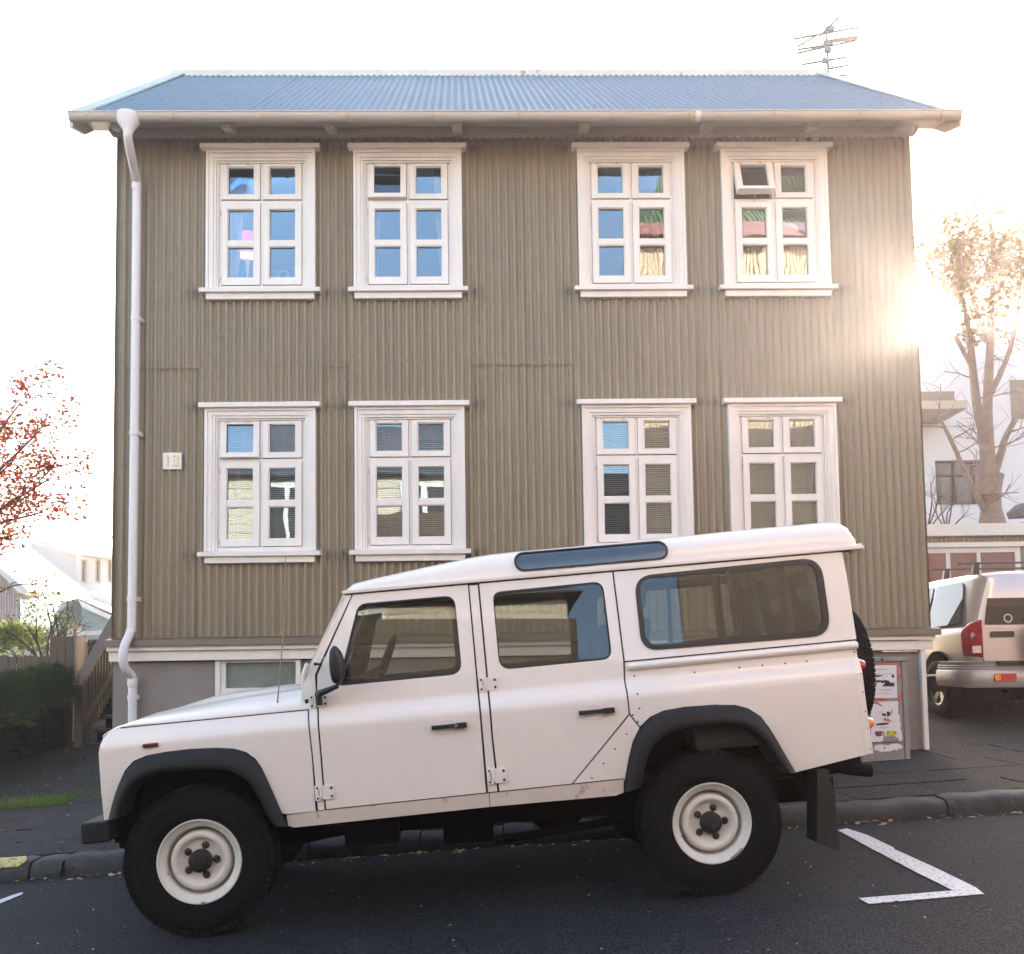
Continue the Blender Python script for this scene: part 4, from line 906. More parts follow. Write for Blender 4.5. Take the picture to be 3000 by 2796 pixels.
for s in (-1, 1):
    x, z = bp(Z7, 785, 280); mb = MB(BF); mb.lathe([(0, .052), (.022, .046), (.036, .02), (.036, -.03)], (3.735, s*.80, z), (1, 0, 0), (0, 1, 0), 20); put(mb, 'tail_lamp', M_redl, car)
    x, z = bp(Z7, 840, 600); mb = MB(BF); mb.lathe([(0, .052), (.022, .046), (.036, .02), (.036, -.03)], (3.745, s*.80, z), (1, 0, 0), (0, 1, 0), 20); put(mb, 'rear_indicator', M_amb, car)
mb = MB(BF); mb.prism([(3.66, -.5, .24), (3.76, -.5, .20), (3.60, -.5, .10)], (0, 1.0, 0)); put(mb, 'tow_bracket', M_under, car)
# ---- wheels
def tyre_mesh(mb, c, ax, ux, R=.400, wd=.205):
    h = wd/2
    prof = [(.218, -h+.016), (.222, -h+.006), (.245, -h-.002), (.29, -h-.008), (.335, -h-.004), (.360, -h+.002), (.376, -h+.012), (.388, -h+.02), (.392, -h+.026), (.392, 0), (.392, h-.026), (.388, h-.02), (.376, h-.012), (.335, h+.004), (.29, h+.008), (.245, h+.002), (.222, h-.006), (.218, h-.016)]
    mb.lathe([(r*R/.4, z) for r, z in prof], c, ax, ux, 72)
    for rr in (.30, .325, .252): mb.lathe([(rr*R/.4, h+.007), (rr*R/.4+.002, h+.0098), (rr*R/.4+.004, h+.007)], c, ax, ux, 72)
def lugs(mb, c, ax, ux, R=.400, wd=.205, n=76):
    c = Vector(c); ax = Vector(ax).normalized(); ux = Vector(ux).normalized(); vy = ax.cross(ux); h = wd/2
    for k in range(n):
        for lane, (z0, z1, sh, dz) in enumerate(((-h+.012, -h+.058, 0, 0), (-.038, .0, .5, .25), (.003, .040, 0, -.25), (h-.058, h-.012, .5, 0))):
            a0 = 2*pi*(k+sh)/n; a1 = a0+2*pi*.76/n; sk = 2*pi*.3/n*(1 if lane % 2 else -1)
            def P(a, r, z): return c+(ux*cos(a)+vy*sin(a))*r+ax*z
            r0, r1 = R*.968, R*.996
            mb.hexa([P(a0, r0, z0), P(a1, r0, z0), P(a1+sk, r0, z1), P(a0+sk, r0, z1)], [P(a0, r1, z0), P(a1, r1, z0), P(a1+sk, r1, z1), P(a0+sk, r1, z1)])
            if lane in (0, 3):           # shoulder lug runs down the sidewall
                zz0, zz1 = (z0-.010, z0) if lane == 0 else (z1, z1+.010)
                mb.hexa([P(a0, r0-.022, zz0), P(a1, r0-.022, zz0), P(a1, r0-.022, zz1), P(a0, r0-.022, zz1)], [P(a0, r1-.003, zz0), P(a1, r1-.003, zz0), P(a1, r1-.003, zz1), P(a0, r1-.003, zz1)])
def rim_mesh(mb, c, ax, ux, wd=.205):
    o = wd/2
    prof = [(.222, o-.030), (.2245, o-.004), (.2225, o+.002), (.217, o+.002), (.213, o-.006), (.204, o-.014), (.190, o-.018), (.182, o-.026), (.178, o-.050), (.176, o-.085), (.168, o-.098), (.163, o-.085),
            (.1605, o-.050), (.157, o-.034), (.149, o-.024), (.136, o-.020), (.124, o-.025), (.113, o-.040), (.104, o-.047), (.060, o-.046), (.058, o-.050), (0, o-.05)]
    mb.lathe(prof, c, ax, ux, 64); mb.lathe([(.222, o-.03), (.20, -.0), (.19, -o), (.22, -o+.01)], c, ax, ux, 40)
wheel_proto = {}
def wheel(cx, side, rot, full=True, M=GF, name='wheel', spare=None):
    yc = side*(.743+.002) if side > 0 else -.747
    c = Vector((cx, yc, 0)) if spare is None else spare; ax = Vector((0, side, 0)) if spare is None else Vector((1, 0, 0)); ux = Vector((cos(rot), 0, sin(rot))) if spare is None else Vector((0, 1, 0))
    mb = MB(M); tyre_mesh(mb, c, ax, ux); ty = put(mb, name, M_tyre, car, sharp=40)
    mb = MB(M); lugs(mb, c, ax, ux); put(mb, 'tread_blocks', M_tyre, ty)
    mb = MB(M); rim_mesh(mb, c, ax, ux); put(mb, 'rim', M_rim, ty, sharp=45)
    if not full: return
    vy = ax.cross(ux); o = .205/2
    mb = MB(M); mb.lathe([(0, o+.008), (.030, o+.007), (.036, o+.002), (.040, o-.006), (.056, o-.010), (.061, o-.016), (.061, o-.05)], c, ax, ux, 10 if False else 30, False); put(mb, 'hub_cap', mat('black_hub', (.010, .009, .009), .6, var=.3, vscale=40), ty)
    for k in range(5):
        mb = MB(M); a = 2*pi*k/5; p = c+(ux*cos(a)+vy*sin(a))*.0825+ax*(o-.046); mb.lathe([(.0, .022), (.010, .021), (.0135, .015), (.0135, 0)], p, ax, ux, 6, False); mb.lathe([(.014, .002), (.021, .001), (.021, 0)], p, ax, ux, 12); put(mb, 'wheel_nut', M_bolt, ty)
    p = c+(ux*cos(2.2)+vy*sin(2.2))*.182+ax*(o-.03); mb = MB(M); mb.tube([p, p+ax*.025-(ux*cos(2.2)+vy*sin(2.2))*.012], .004, 6); put(mb, 'valve', M_blk, ty)
    for (aa, ab, mt_, rr) in ([(-1.15, -.75, M_metal, .2235)] if cx > 1 else [(-1.56, -1.45, M_metal, .2235)]):
        mb = MB(M)
        secs = [[c+(Vector((1, 0, 0))*cos(a)+Vector((0, 0, 1))*sin(a))*r+ax*(o+.0035+e) for r, e in ((.211, -.004), (.2125, .001), (.2245, .001), (.2255, -.006))] for a in [aa+(ab-aa)*k/8 for k in range(9)]]
        mb.loft(secs, True, True); put(mb, 'balance_weight', mat('lead_weight', (.30, .27, .24), .5, metal=.4), ty)
wheel(0, -1, rad(72)); wheel(2.794, -1, rad(72+2)); wheel(0, 1, .3, False); wheel(2.794, 1, .5, False)
wheel(0, 1, 0, False, BF, 'spare_wheel', Vector((3.995, .15, .66)))
# ---- inside
def seat(x, y, base=.36):
    st = MB(BF); st.box(x, x+.50, y-.24, y+.24, base, base+.16); s = put(st, 'seat', M_seat, car, bevel=.04)
    mb = MB(BF); mb.prism([(x+.44, y-.24, base+.12), (x+.56, y-.24, base+.14), (x+.66, y-.24, base+.72), (x+.56, y-.24, base+.74)], (0, .48, 0)); put(mb, 'backrest', M_seat, s, bevel=.04)
    mb = MB(BF); mb.prism([(x+.585, y-.13, base+.78), (x+.66, y-.13, base+.78), (x+.675, y-.13, base+.95), (x+.605, y-.13, base+.95)], (0, .26, 0)); put(mb, 'headrest', M_seat, s, bevel=.03)
seat(.98, -.44); seat(.98, .44); seat(1.95, -.45); seat(1.95, .45, .36)
mb = MB(BF); mb.box(.68, .92, -.78, .78, .62, .86); mb.box(.72, .95, -.7, -.3, .80, .90); put(mb, 'dashboard', M_trim, car, bevel=.03)
mb = MB(BF); c = Vector((1.03, -.42, .93)); e1 = Vector((.42, 0, .9)).normalized(); e2 = Vector((0, 1, 0))
mb.tube([c+(e1*cos(a)+e2*sin(a))*.20 for a in [2*pi*k/28 for k in range(29)]], .016, 8, False); mb.tube([c, c+Vector((-.16, 0, -.07))], .03, 8); mb.bar(c-e1*.19, c, .03, .02, (0, 1, 0)); mb.bar(c+e2*.19, c-e2*.19, .02, .03); put(mb, 'steering_wheel', M_blk, car)
mb = MB(BF); mb.box(2.75, 3.60, .50, .80, .30, .78); put(mb, 'side_bench', M_seat, car, bevel=.04)
mb = MB(BF); mb.box(2.75, 3.60, -.80, -.52, .30, .70); put(mb, 'side_bench', M_seat, car, bevel=.04)
mb = MB(BF)
for y in (-.70, .70): mb.bar((3.42, y, .3), (3.40, y*.97, 1.36), .05, .04)
dv0, dv1 = bp(ZB_, 905, 800), bp(ZB_, 838, 312)
for s in (-1, 1): mb.bar((dv0[0], s*(w(dv0[1])-.022), dv0[1]-.02), (dv1[0], s*(w(dv1[1])-.022), dv1[1]+.02), .03, .012, (0, 1, 0))
put(mb, 'inner_pillars', M_trim, car)
mb = MB(BF); mb.prism([(.70, -.80, .90), (.80, -.80, .90), (.765, -.80, 1.01), (.735, -.80, 1.03)], (0, .02, 0)); put(mb, 'paper_on_dashboard', mat('yellowed_paper', (.55, .42, .24), .9), car)
# ================================================================ ground, road, kerb, pavement
def asphalt(name, base, speck=.5, moss=None, blotch=.25):
    m = bpy.data.materials.new(name); m.use_nodes = True; nt = m.node_tree; N = nt.nodes; L_ = nt.links; p = N['Principled BSDF']; p.inputs['Roughness'].default_value = .82; p.inputs['Specular IOR Level'].default_value = .2
    tc = N.new('ShaderNodeTexCoord'); s = tc.outputs['Object']
    v = N.new('ShaderNodeTexNoise'); v.inputs['Scale'].default_value = 85; v.inputs['Detail'].default_value = 2; L_.new(s, v.inputs[0])
    r = N.new('ShaderNodeValToRGB'); r.color_ramp.elements[0].position = .42; r.color_ramp.elements[1].position = .60
    r.color_ramp.elements[0].color = (*[max(0, c*(1-speck)) for c in base], 1); r.color_ramp.elements[1].color = (*[min(1, c*(1+speck*1.8)) for c in base], 1); L_.new(v.outputs[0], r.inputs[0])
    b = N.new('ShaderNodeTexNoise'); b.inputs['Scale'].default_value = 1.1; b.inputs['Detail'].default_value = 7; b.inputs['Roughness'].default_value = .6; L_.new(s, b.inputs[0])
    rb = N.new('ShaderNodeMapRange'); rb.inputs[1].default_value = .3; rb.inputs[2].default_value = .7; rb.inputs[3].default_value = 1-blotch; rb.inputs[4].default_value = 1+blotch; L_.new(b.outputs[0], rb.inputs[0])
    mx = N.new('ShaderNodeVectorMath'); mx.operation = 'SCALE'; L_.new(r.outputs[0], mx.inputs[0]); L_.new(rb.outputs[0], mx.inputs['Scale']); last = mx.outputs[0]
    w2 = N.new('ShaderNodeTexVoronoi'); w2.inputs['Scale'].default_value = 14; L_.new(s, w2.inputs[0])
    r2 = N.new('ShaderNodeMapRange'); r2.inputs[1].default_value = .035; r2.inputs[2].default_value = .02; L_.new(w2.outputs['Distance'], r2.inputs[0])
    m2 = N.new('ShaderNodeMix'); m2.data_type = 'RGBA'; m2.inputs[7].default_value = (*[min(1, c*4) for c in base], 1); L_.new(last, m2.inputs[6]); L_.new(r2.outputs[0], m2.inputs[0]); last = m2.outputs[2]
    if moss:
        n3 = N.new('ShaderNodeTexNoise'); n3.inputs['Scale'].default_value = 2.2; n3.inputs['Detail'].default_value = 8; L_.new(s, n3.inputs[0])
        r3 = N.new('ShaderNodeMapRange'); r3.inputs[1].default_value = moss[1]; r3.inputs[2].default_value = moss[1]+.15; r3.inputs[4].default_value = .8; L_.new(n3.outputs[0], r3.inputs[0])
        m3 = N.new('ShaderNodeMix'); m3.data_type = 'RGBA'; m3.inputs[7].default_value = (*moss[0], 1); L_.new(last, m3.inputs[6]); L_.new(r3.outputs[0], m3.inputs[0]); last = m3.outputs[2]
    L_.new(last, p.inputs['Base Color'])
    bp_ = N.new('ShaderNodeBump'); bp_.inputs['Strength'].default_value = .9; bp_.inputs['Distance'].default_value = .008; L_.new(v.outputs[0], bp_.inputs['Height']); L_.new(bp_.outputs[0], p.inputs['Normal'])
    return m
M_road = asphalt('road_asphalt', (.0120, .0140, .0175), 1.0)
M_slab = asphalt('pavement_slab', (.024, .0225, .023), .8, ((.040, .048, .018), .60), .2)
M_kerb = mat('kerb_stone', (.027, .027, .030), .7, var=.6, vscale=7, bump=.9, bscale=22, dirt=((.060, .056, .050), 9, .58, 1))
M_soil = asphalt('dark_gravel_ground', (.022, .022, .021), .7, ((.03, .05, .012), .62), .4)
def stripgrid(name, xs, ys, zf, m, kind='structure'):
    vs = [(x, y(x) if callable(y) else y, 0) for x in xs for y in ys]; vs = [(a, b, zf(a, b)) for a, b, _ in vs]; n = len(ys)
    fs = [(i*n+j, (i+1)*n+j, (i+1)*n+j+1, i*n+j+1) for i in range(len(xs)-1) for j in range(n-1)]
    o = mesh_obj(name, vs, fs, [True]*len(fs), m); o['kind'] = kind; return o
def geo(a, b, n, k=1.0): return [a+(b-a)*(i/n)**k for i in range(n+1)]
xs = [-14+.5*i for i in range(61)]
big = [-400, -200, -100, -60, -40, -25, -18]+[-14+i for i in range(31)]+[20, 30, 45, 70, 120, 220, 400]
def zg(x, y):
    if y > 9.0: return zyard(x, y)-.0-(0 if y < 60 else 0)
    return zroad(x, y)-.25
ground = stripgrid('ground', big, [-300, -120, -60, -30, -12, -4, 0, 4, 7, 8.4]+[8.9, 9.25, 9.3, 9.45, 9.6, 9.9, 10.3, 10.8, 11.3, 12, 13, 15, 18, 22, 28, 40, 70, 130, 300, 600], lambda x, y: zg(x, y) if y >= 9.25 else (zpave(x, y)-.10 if y > 8.5 else zroad(x, y)-.25), M_soil)
road = stripgrid('road', [-60, -35, -20]+xs+[18, 24, 35, 60], [-2.0, 0, 2, 4, 5.5, lambda x: kerb_y(max(-14, min(16, x)))+.03], zroad, M_road)
# kerb stones
kerb = thing('stone_kerb', 'line of rounded grey kerb stones between the road and the pavement', 'kerb', (0, 7.25, -1.4)); kerb['kind'] = 'structure'; del kerb['category']
rnd = random.Random(11); x = -6.4; stones = []
while x < 9.5:
    ln = rnd.choice([.55, .75, .95, .8, .22, .6]); stones.append((x, x+ln)); x += ln+.012
for a, b in stones:
    mb = MB(); secs = []; n = max(3, int((b-a)/.09)); j0 = rnd.uniform(-.012, .012); jz = rnd.uniform(-.010, .008); ph = rnd.uniform(0, 9)
    for i in range(n+1):
        t = i/n; x = a+(b-a)*t; e = min(1, min(t, 1-t)*n*.55+.78); yk = kerb_y(x)+j0+.008*sin(x*11+ph); zr = zroad(x, yk); top = .125+jz+.006*sin(x*17+ph)
        secs.append([Vector((x, yk+p[0]*(1 if e > .99 else .93)+(.0 if e > .99 else .010), zr+(p[1]*top if p[1] > 0 else p[1]*.1)*(1 if e > .99 else .95))) for p in ((.0, -1), (-.004, .25), (.004, .62), (.022, .84), (.055, .97), (.10, 1.0), (.20, 1.01), (.235, 1.0), (.24, -1))])
    mb.loft(secs, True, True); put(mb, 'kerb_stone', M_kerb, kerb, sharp=60)
# pavement slabs
pave = thing('pavement', 'grey slab pavement between the kerb and the house', 'pavement', (0, 8.4, -1.25)); pave['kind'] = 'structure'; del pave['category']
pb = stripgrid('joint_bed', xs, [lambda x: kerb_y(x)+.20, lambda x: kerb_y(x)+.6, lambda x: kerb_y(x)+1.2, 9.6], lambda x, y: zpave(x, y)-.012, M_soil)
pb.parent = pave; pb.matrix_parent_inverse = pave.matrix_world.inverted(); del pb['kind']
rows = [0, .50, 1.02, 1.52, 2.3]
for r in range(4):
    x = -6.6+rnd.uniform(0, .5)
    while x < 9.4:
        wd = rnd.choice([.72, .95, 1.2, .72])
        def Y(x_, q): 
            y0 = kerb_y(x_)+.255; y1 = 9.56; return y0+(y1-y0)*rows[q]/2.3 if q < 4 else y1
        sk = -.12; dz = rnd.uniform(-.004, .006); tl = rnd.uniform(-.003, .003)
        q = [(x, Y(x, r)+.006), (x+wd-.010, Y(x+wd, r)+.006), (x+wd-.010+sk, Y(x+wd, r+1)-.004), (x+sk, Y(x, r+1)-.004)]
        top = [Vector((a, b, zpave(a, b)+dz+tl*(1 if i in (1, 2) else -1))) for i, (a, b) in enumerate(q)]; lo_ = [p-Vector((0, 0, .05)) for p in top]
        mb = MB(); mb.hexa(lo_, top); o = put(mb, 'paving_slab', M_slab, pave)
        x += wd
# painted parking mark, slightly worn
M_paint = mat('white_road_paint', (.62, .62, .64), .6, var=.06, vscale=20, bump=.3, bscale=200, dirt=((.03, .032, .036), 42, .545, 1))
def rd(u, v): P = onplane(u, v, Vector((GX, GY, GZ)), Vector((NX, NY, NZ))); return P
def paint(pts, name='road_marking', m=M_paint):
    P = [Vector(p) for p in pts]; P = [Vector((p.x, p.y, zroad(p.x, p.y)+.004)) for p in P]; mb = MB(); mb.add(P+[p+Vector((0, 0, .003)) for p in P], [tuple(range(len(P)))[::-1], tuple(range(len(P), 2*len(P)))]+[(i, (i+1) % len(P), len(P)+(i+1) % len(P), len(P)+i) for i in range(len(P))])
    o = put(mb, name, m, loc=P[0]); o['kind'] = 'structure'; return o
m1, m1b = rd(2453, 2430), rd(2488, 2430)
pts = [rd(2100+.5376*x, 1800+.5376*y) for x, y in ((710, 1172), (820, 1208), (960, 1275), (970, 1287), (1180, 1382), (1410, 1494), (1456, 1530), (830, 1584), (772, 1554), (1040, 1532), (1290, 1512), (1080, 1408), (900, 1312), (842, 1282), (660, 1182))]
paint(pts)
paint([rd(-60, 2660), rd(50, 2621), rd(68, 2617), rd(64, 2624), rd(-50, 2670)])
# yellow paint on the kerb at the left
mb = MB(); secs = []
for i in range(24):
    x = -6.2+i*(2.62/23); yk = kerb_y(x); zr = zroad(x, yk); q = 1-.0*i
    secs.append([Vector((x+(.04*sin(i*3+j) if i == 23 else 0), yk+a, zr+b)) for j, (a, b) in enumerate(((.002, .095), (.024, .118), (.056, .134), (.10, .1375), (.17, .1385)))])
mb.loft(secs, True, False); o = put(mb, 'kerb_paint', mat('yellow_kerb_paint', (.50, .42, .15), .6, var=.1, dirt=((.06, .06, .055), 22, .53, 1)), loc=secs[0][0]); o['kind'] = 'structure'
# fallen leaves and crumbs: too many to count
def scatter(name, n, area, zf, size, mats, seed, flat=.3):
    r = random.Random(seed); out = []
    for m in mats:
        mb = MB()
        for _ in range(n//len(mats)):
            x, y = area(r); s = r.uniform(*size); a = r.uniform(0, 2*pi); z = zf(x, y)+.004; c = Vector((x, y, z)); u = Vector((cos(a), sin(a), r.uniform(-flat, flat)))*s; v = Vector((-sin(a), cos(a), r.uniform(-flat, flat)))*s*.55
            up = Vector((0, 0, s*.35)); mb.add([c-u, c+v*.9+up*.6, c+u*.9, c-v+up*.3, c+up*.15], [(0, 3, 4), (3, 2, 4), (2, 1, 4), (1, 0, 4)])
        o = put(mb, name, m, loc=(0, 7, -1.4)); o['kind'] = 'stuff'
def leafm(n, c): return mat(n, c, .75, var=.25, vscale=40)
def gut_area(r): x = r.uniform(-4.5, 6); return x, kerb_y(x)-abs(r.gauss(0, .07))-.008
scatter('fallen_leaves', 300, gut_area, zroad, (.010, .038), [leafm('tan_leaf', (.30, .17, .07)), leafm('pale_leaf', (.42, .33, .22))], 4)
def road_area(r): return r.uniform(-3.5, 5), r.uniform(3.2, 7)
scatter('road_crumbs', 220, road_area, zroad, (.004, .012), [leafm('pale_crumb', (.45, .42, .40))], 5)
scatter('pavement_litter', 160, lambda r: (r.uniform(-5, 7), r.uniform(7.5, 9.5)), zpave, (.006, .024), [leafm('brown_leaf', (.25, .12, .05)), leafm('pale_scrap', (.5, .48, .44))], 6)
scatter('yard_litter', 260, lambda r: (r.uniform(-6.5, -3.7), r.uniform(9.3, 12)), zyard, (.008, .03), [leafm('dark_yard_leaf', (.10, .06, .03)), leafm('pale_yard_leaf', (.22, .16, .09))], 8)
scatter('yard_litter', 300, lambda r: (r.uniform(4.1, 8.5), r.uniform(9.7, 14)), zyard, (.008, .028), [leafm('drive_leaf', (.16, .09, .045)), leafm('drive_scrap', (.34, .28, .22))], 9)
def tuft(name, n, area, zf, h, m, seed):
    r = random.Random(seed); mb = MB()
    for _ in range(n):
        x, y = area(r); z = zf(x, y); a = r.uniform(0, 2*pi); hh = h*r.uniform(.4, 1.1); b = Vector((cos(a), sin(a), 0))*.003; tip = Vector((r.gauss(0, .35)*hh, r.gauss(0, .35)*hh, hh)); c = Vector((x, y, z-.005))
        mb.add([c-b, c+b, c+tip*.6+b*.6, c+tip], [(0, 1, 2), (0, 2, 3)])
    o = put(mb, name, m, loc=(0, 9, -1.3)); o['kind'] = 'stuff'
M_grass = mat('short_grass', (.13, .21, .03), .6, var=.35, vscale=9)
def ga(r):
    x = r.uniform(-6.6, -4.30); y = 9.36+abs(r.gauss(0, .16)); return x, y
tuft('grass', 9000, ga, zyard, .05, M_grass, 3); tuft('grass', 900, lambda r: (r.gauss(-3.9, .35), 9.5+abs(r.gauss(0, .3))), zyard, .03, M_grass, 13)
tuft('moss', 1600, lambda r: (r.uniform(3.9, 8), 9.62+r.gauss(0, .05)), zyard, .025, mat('dark_moss', (.05, .075, .02), .8, var=.3), 5)
tuft('moss', 1400, lambda r: (lambda x: (x, kerb_y(x)+.245+r.gauss(0, .012)))(r.uniform(-6, 9)), zpave, .012, mat('joint_moss', (.04, .06, .02), .8, var=.3), 6)
# ================================================================ utility cabinet with torn posters
CF = H @ Matrix.Translation((0, 0, 0))
cx0, cx1 = 3.06, 3.505; cy0 = -.40; czt, czb = .0, 0
CB0 = at(2528, 2240, 9.08); CT0 = at(2531, 1925, 9.08); CB1 = at(2668, 2225, 9.08); CT1 = at(2654, 1925, 9.08)
cabM = H; i_ = H.inverted(); a = i_ @ CB0; b = i_ @ CB1; t = i_ @ CT1
X0, X1, ZB1, ZT1, YF = a.x-.02, (b.x+t.x)/2+.0, a.z, t.z, a.y
cab = thing('utility_cabinet', 'narrow grey metal street cabinet covered in torn posters at the right corner of the house', 'cabinet', H @ Matrix.Translation(((X0+X1)/2, YF+.1, ZB1-.02)))
M_cab = mat('grey_cabinet_paint', (.26, .245, .235), .5, var=.12, vscale=8, dirt=((.12, .10, .09), 14, .60, 1))
mb = MB(H); mb.box(X0, X1, YF, YF+.22, ZB1-.03, ZT1-.035); mb.box(X0-.015, X1+.015, YF-.02, YF+.24, ZT1-.04, ZT1); cb = put(mb, 'body', M_cab, cab, bevel=.004)
zd = ZB1+.20
mb = MB(H); mb.box(X0+.012, X1-.055, YF-.012, YF, zd, ZT1-.085); put(mb, 'door', M_cab, cab, bevel=.003)
mb = MB(H); mb.box(X0+.012, X1-.055, YF-.010, YF, ZB1+.01, zd-.012); put(mb, 'lower_panel', M_cab, cab, bevel=.003)
mb = MB(H); mb.box(X1-.045, X1-.0, YF-.014, YF, ZB1-.02, ZT1-.05); put(mb, 'edge_strip', M_cab, cab, bevel=.003)
mb = MB(H); mb.lathe([(0, .01), (.012, .009), (.015, 0)], ((X0+X1)/2, YF-.02, ZT1-.02), (0, -1, 0), (1, 0, 0), 12); put(mb, 'lock', M_bolt, cab)
def cz(u, v): q = i_ @ at(u, v, 9.06); return q.x, q.z
def poly(us, off, th, name, m, par=cab, lab=None):
    mb = MB(H); P = [cz(u, v) for u, v in us]; mb.prism([(x, YF-.012-off, z) for x, z in P], (0, -th, 0)); o = put(mb, name, m, par)
    if lab: o['label'] = lab
    return o
Zc = lambda pts: [(2560+.1727*x, 1930+.1727*y) for x, y in pts]
M_pap = mat('white_poster_paper', (.76, .72, .72), .8, var=.04); M_ink = mat('black_print', (.02, .02, .022), .7); M_red = mat('red_spray_paint', (.62, .05, .03), .5, var=.1); M_ink2 = mat('grey_print', (.35, .33, .36), .7); M_or = mat('orange_print', (.60, .20, .10), .7); M_yel = mat('yellow_sticker', (.80, .66, .03), .5)
poster = poly(Zc([(-30, 112), (395, 112), (408, 670), (-22, 672)]), .001, .001, 'upper_poster', M_pap, lab='white poster with a black and white picture')
def sub(pts, m, name, off=.0025, par=None): poly(Zc(pts), off, .0006, name, m, par or poster)
sub([(45, 278), (180, 282), (120, 305), (45, 318)], M_ink, 'print'); sub([(310, 272), (356, 275), (354, 328), (312, 318)], M_ink, 'print')
sub([(45, 370), (100, 365), (150, 372), (210, 362), (270, 380), (292, 410), (358, 405), (360, 472), (140, 475), (180, 440), (200, 400), (160, 420), (120, 400), (70, 405), (48, 440)], M_ink, 'print')
sub([(150, 325), (185, 315), (182, 325)], M_ink, 'print'); sub([(228, 285), (236, 285), (234, 310), (228, 308)], M_ink, 'print')
for k, (a_, b_, y_) in enumerate(((30, 250, 175), (20, 180, 190), (60, 330, 252), (90, 330, 520), (140, 280, 546), (60, 300, 590))): sub([(a_, y_), (b_, y_-3), (b_, y_+5), (a_, y_+8)], M_ink2, 'print_line')
low = poly(Zc([(-40, 760), (60, 775), (150, 815), (155, 800), (90, 750), (75, 732), (420, 720), (430, 770), (415, 800), (430, 860), (420, 920), (455, 980), (450, 1060), (470, 1120), (460, 1180), (482, 1260), (492, 1330), (490, 1390), (465, 1408), (440, 1395), (430, 1350), (410, 1355), (400, 1330), (380, 1345), (370, 1310), (200, 1320), (170, 1350), (160, 1395), (110, 1425), (60, 1405), (20, 1420), (-40, 1410)]), .001, .001, 'torn_poster', M_pap, lab='torn white poster over red paint')
def s2(pts, m, name='print'): sub(pts, m, name, .0025, low)
s2([(150, 925), (215, 938), (210, 985), (140, 960)], M_ink); s2([(225, 905), (282, 902), (288, 965), (235, 995)], M_ink); s2([(120, 1010), (190, 1045), (200, 1008), (260, 1022), (325, 1075), (250, 1070), (190, 1060)], M_or); s2([(180, 1010), (205, 1015), (200, 1060), (182, 1050)], M_ink)
s2([(35, 1115), (110, 1095), (255, 1085), (270, 1110), (180, 1130), (45, 1135)], M_ink); s2([(300, 900), (328, 850), (322, 940), (300, 960)], M_or); s2([(105, 900), (150, 905), (110, 918)], M_or); s2([(100, 1160), (260, 1158), (260, 1166), (100, 1168)], M_ink2); s2([(110, 1178), (230, 1176), (230, 1183), (110, 1185)], M_ink2)
s2([(30, 1235), (140, 1230), (150, 1310), (60, 1325), (20, 1280)], mat('maroon_print', (.20, .06, .05), .7)); s2([(150, 1232), (185, 1240), (190, 1330), (170, 1335)], M_cab)
yl = poly(Zc([(232, 1222), (388, 1218), (384, 1298), (220, 1306)]), .004, .0008, 'yellow_sticker', M_yel)
qx, qz = cz(2560+.1727*308, 1930+.1727*1264)
text_mesh('JÍF 236', .0115*3.05, H @ Matrix.Translation((qx, YF-.0178, qz)) @ FRONT, M_ink, cab, 'sticker_lettering', .0003)
for pts in ([(65, 85), (150, 80), (148, 108), (62, 108)], [(210, 95), (300, 85), (400, 90), (450, 120), (485, 180), (488, 215), (455, 160), (400, 125), (260, 106)], [(400, 250), (495, 300), (498, 325), (405, 280)], [(402, 190), (420, 200), (418, 250), (402, 250)], [(402, 268), (440, 290), (435, 360), (405, 398), (405, 340), (420, 310)], [(335, 628), (380, 655), (420, 640), (440, 610), (458, 620), (430, 665), (360, 665)], [(492, 540), (505, 560), (490, 630), (462, 720), (400, 768), (425, 730), (470, 640)], [(-30, 672), (240, 672), (238, 700), (140, 722), (60, 715), (-30, 700)], [(-40, 740), (60, 748), (150, 800), (150, 822), (60, 800), (-40, 772)]):
    poly(Zc(pts), .0005, .0005, 'graffiti', M_red)
poly(Zc([(20, 1480), (120, 1458), (260, 1478), (300, 1450), (420, 1445), (500, 1480), (495, 1520), (430, 1540), (410, 1565), (360, 1545), (330, 1560), (290, 1575), (120, 1585), (80, 1560), (15, 1550)]), .0, .001, 'paper_scraps', M_pap)
poly(Zc([(178, 1488), (190, 1488), (195, 1518), (215, 1522), (215, 1530), (178, 1530)]), .0015, .0005, 'letter', M_ink)
# ================================================================ silver estate car beside the house (seen from behind)
M_sil = mat('silver_car_paint', (.60, .56, .57), .30, metal=.55, var=.03, coat=.5)
M_sb = mat('silver_lower_cladding', (.44, .42, .42), .42, metal=.35, var=.05)
M_sglass = glass('suv_glass', (.16, .14, .16), 1.55)
gzs = zyard(5.5, 11.7)
SF = Matrix.Translation((6.0, 10.92, gzs+.0)) @ Matrix.Rotation(rad(-1.0), 4, 'Z')
suv = thing('silver_suv', 'silver four-wheel-drive car with roof bars seen from behind beside the house', 'car', SF @ Matrix.Translation((0, 2, 0)))
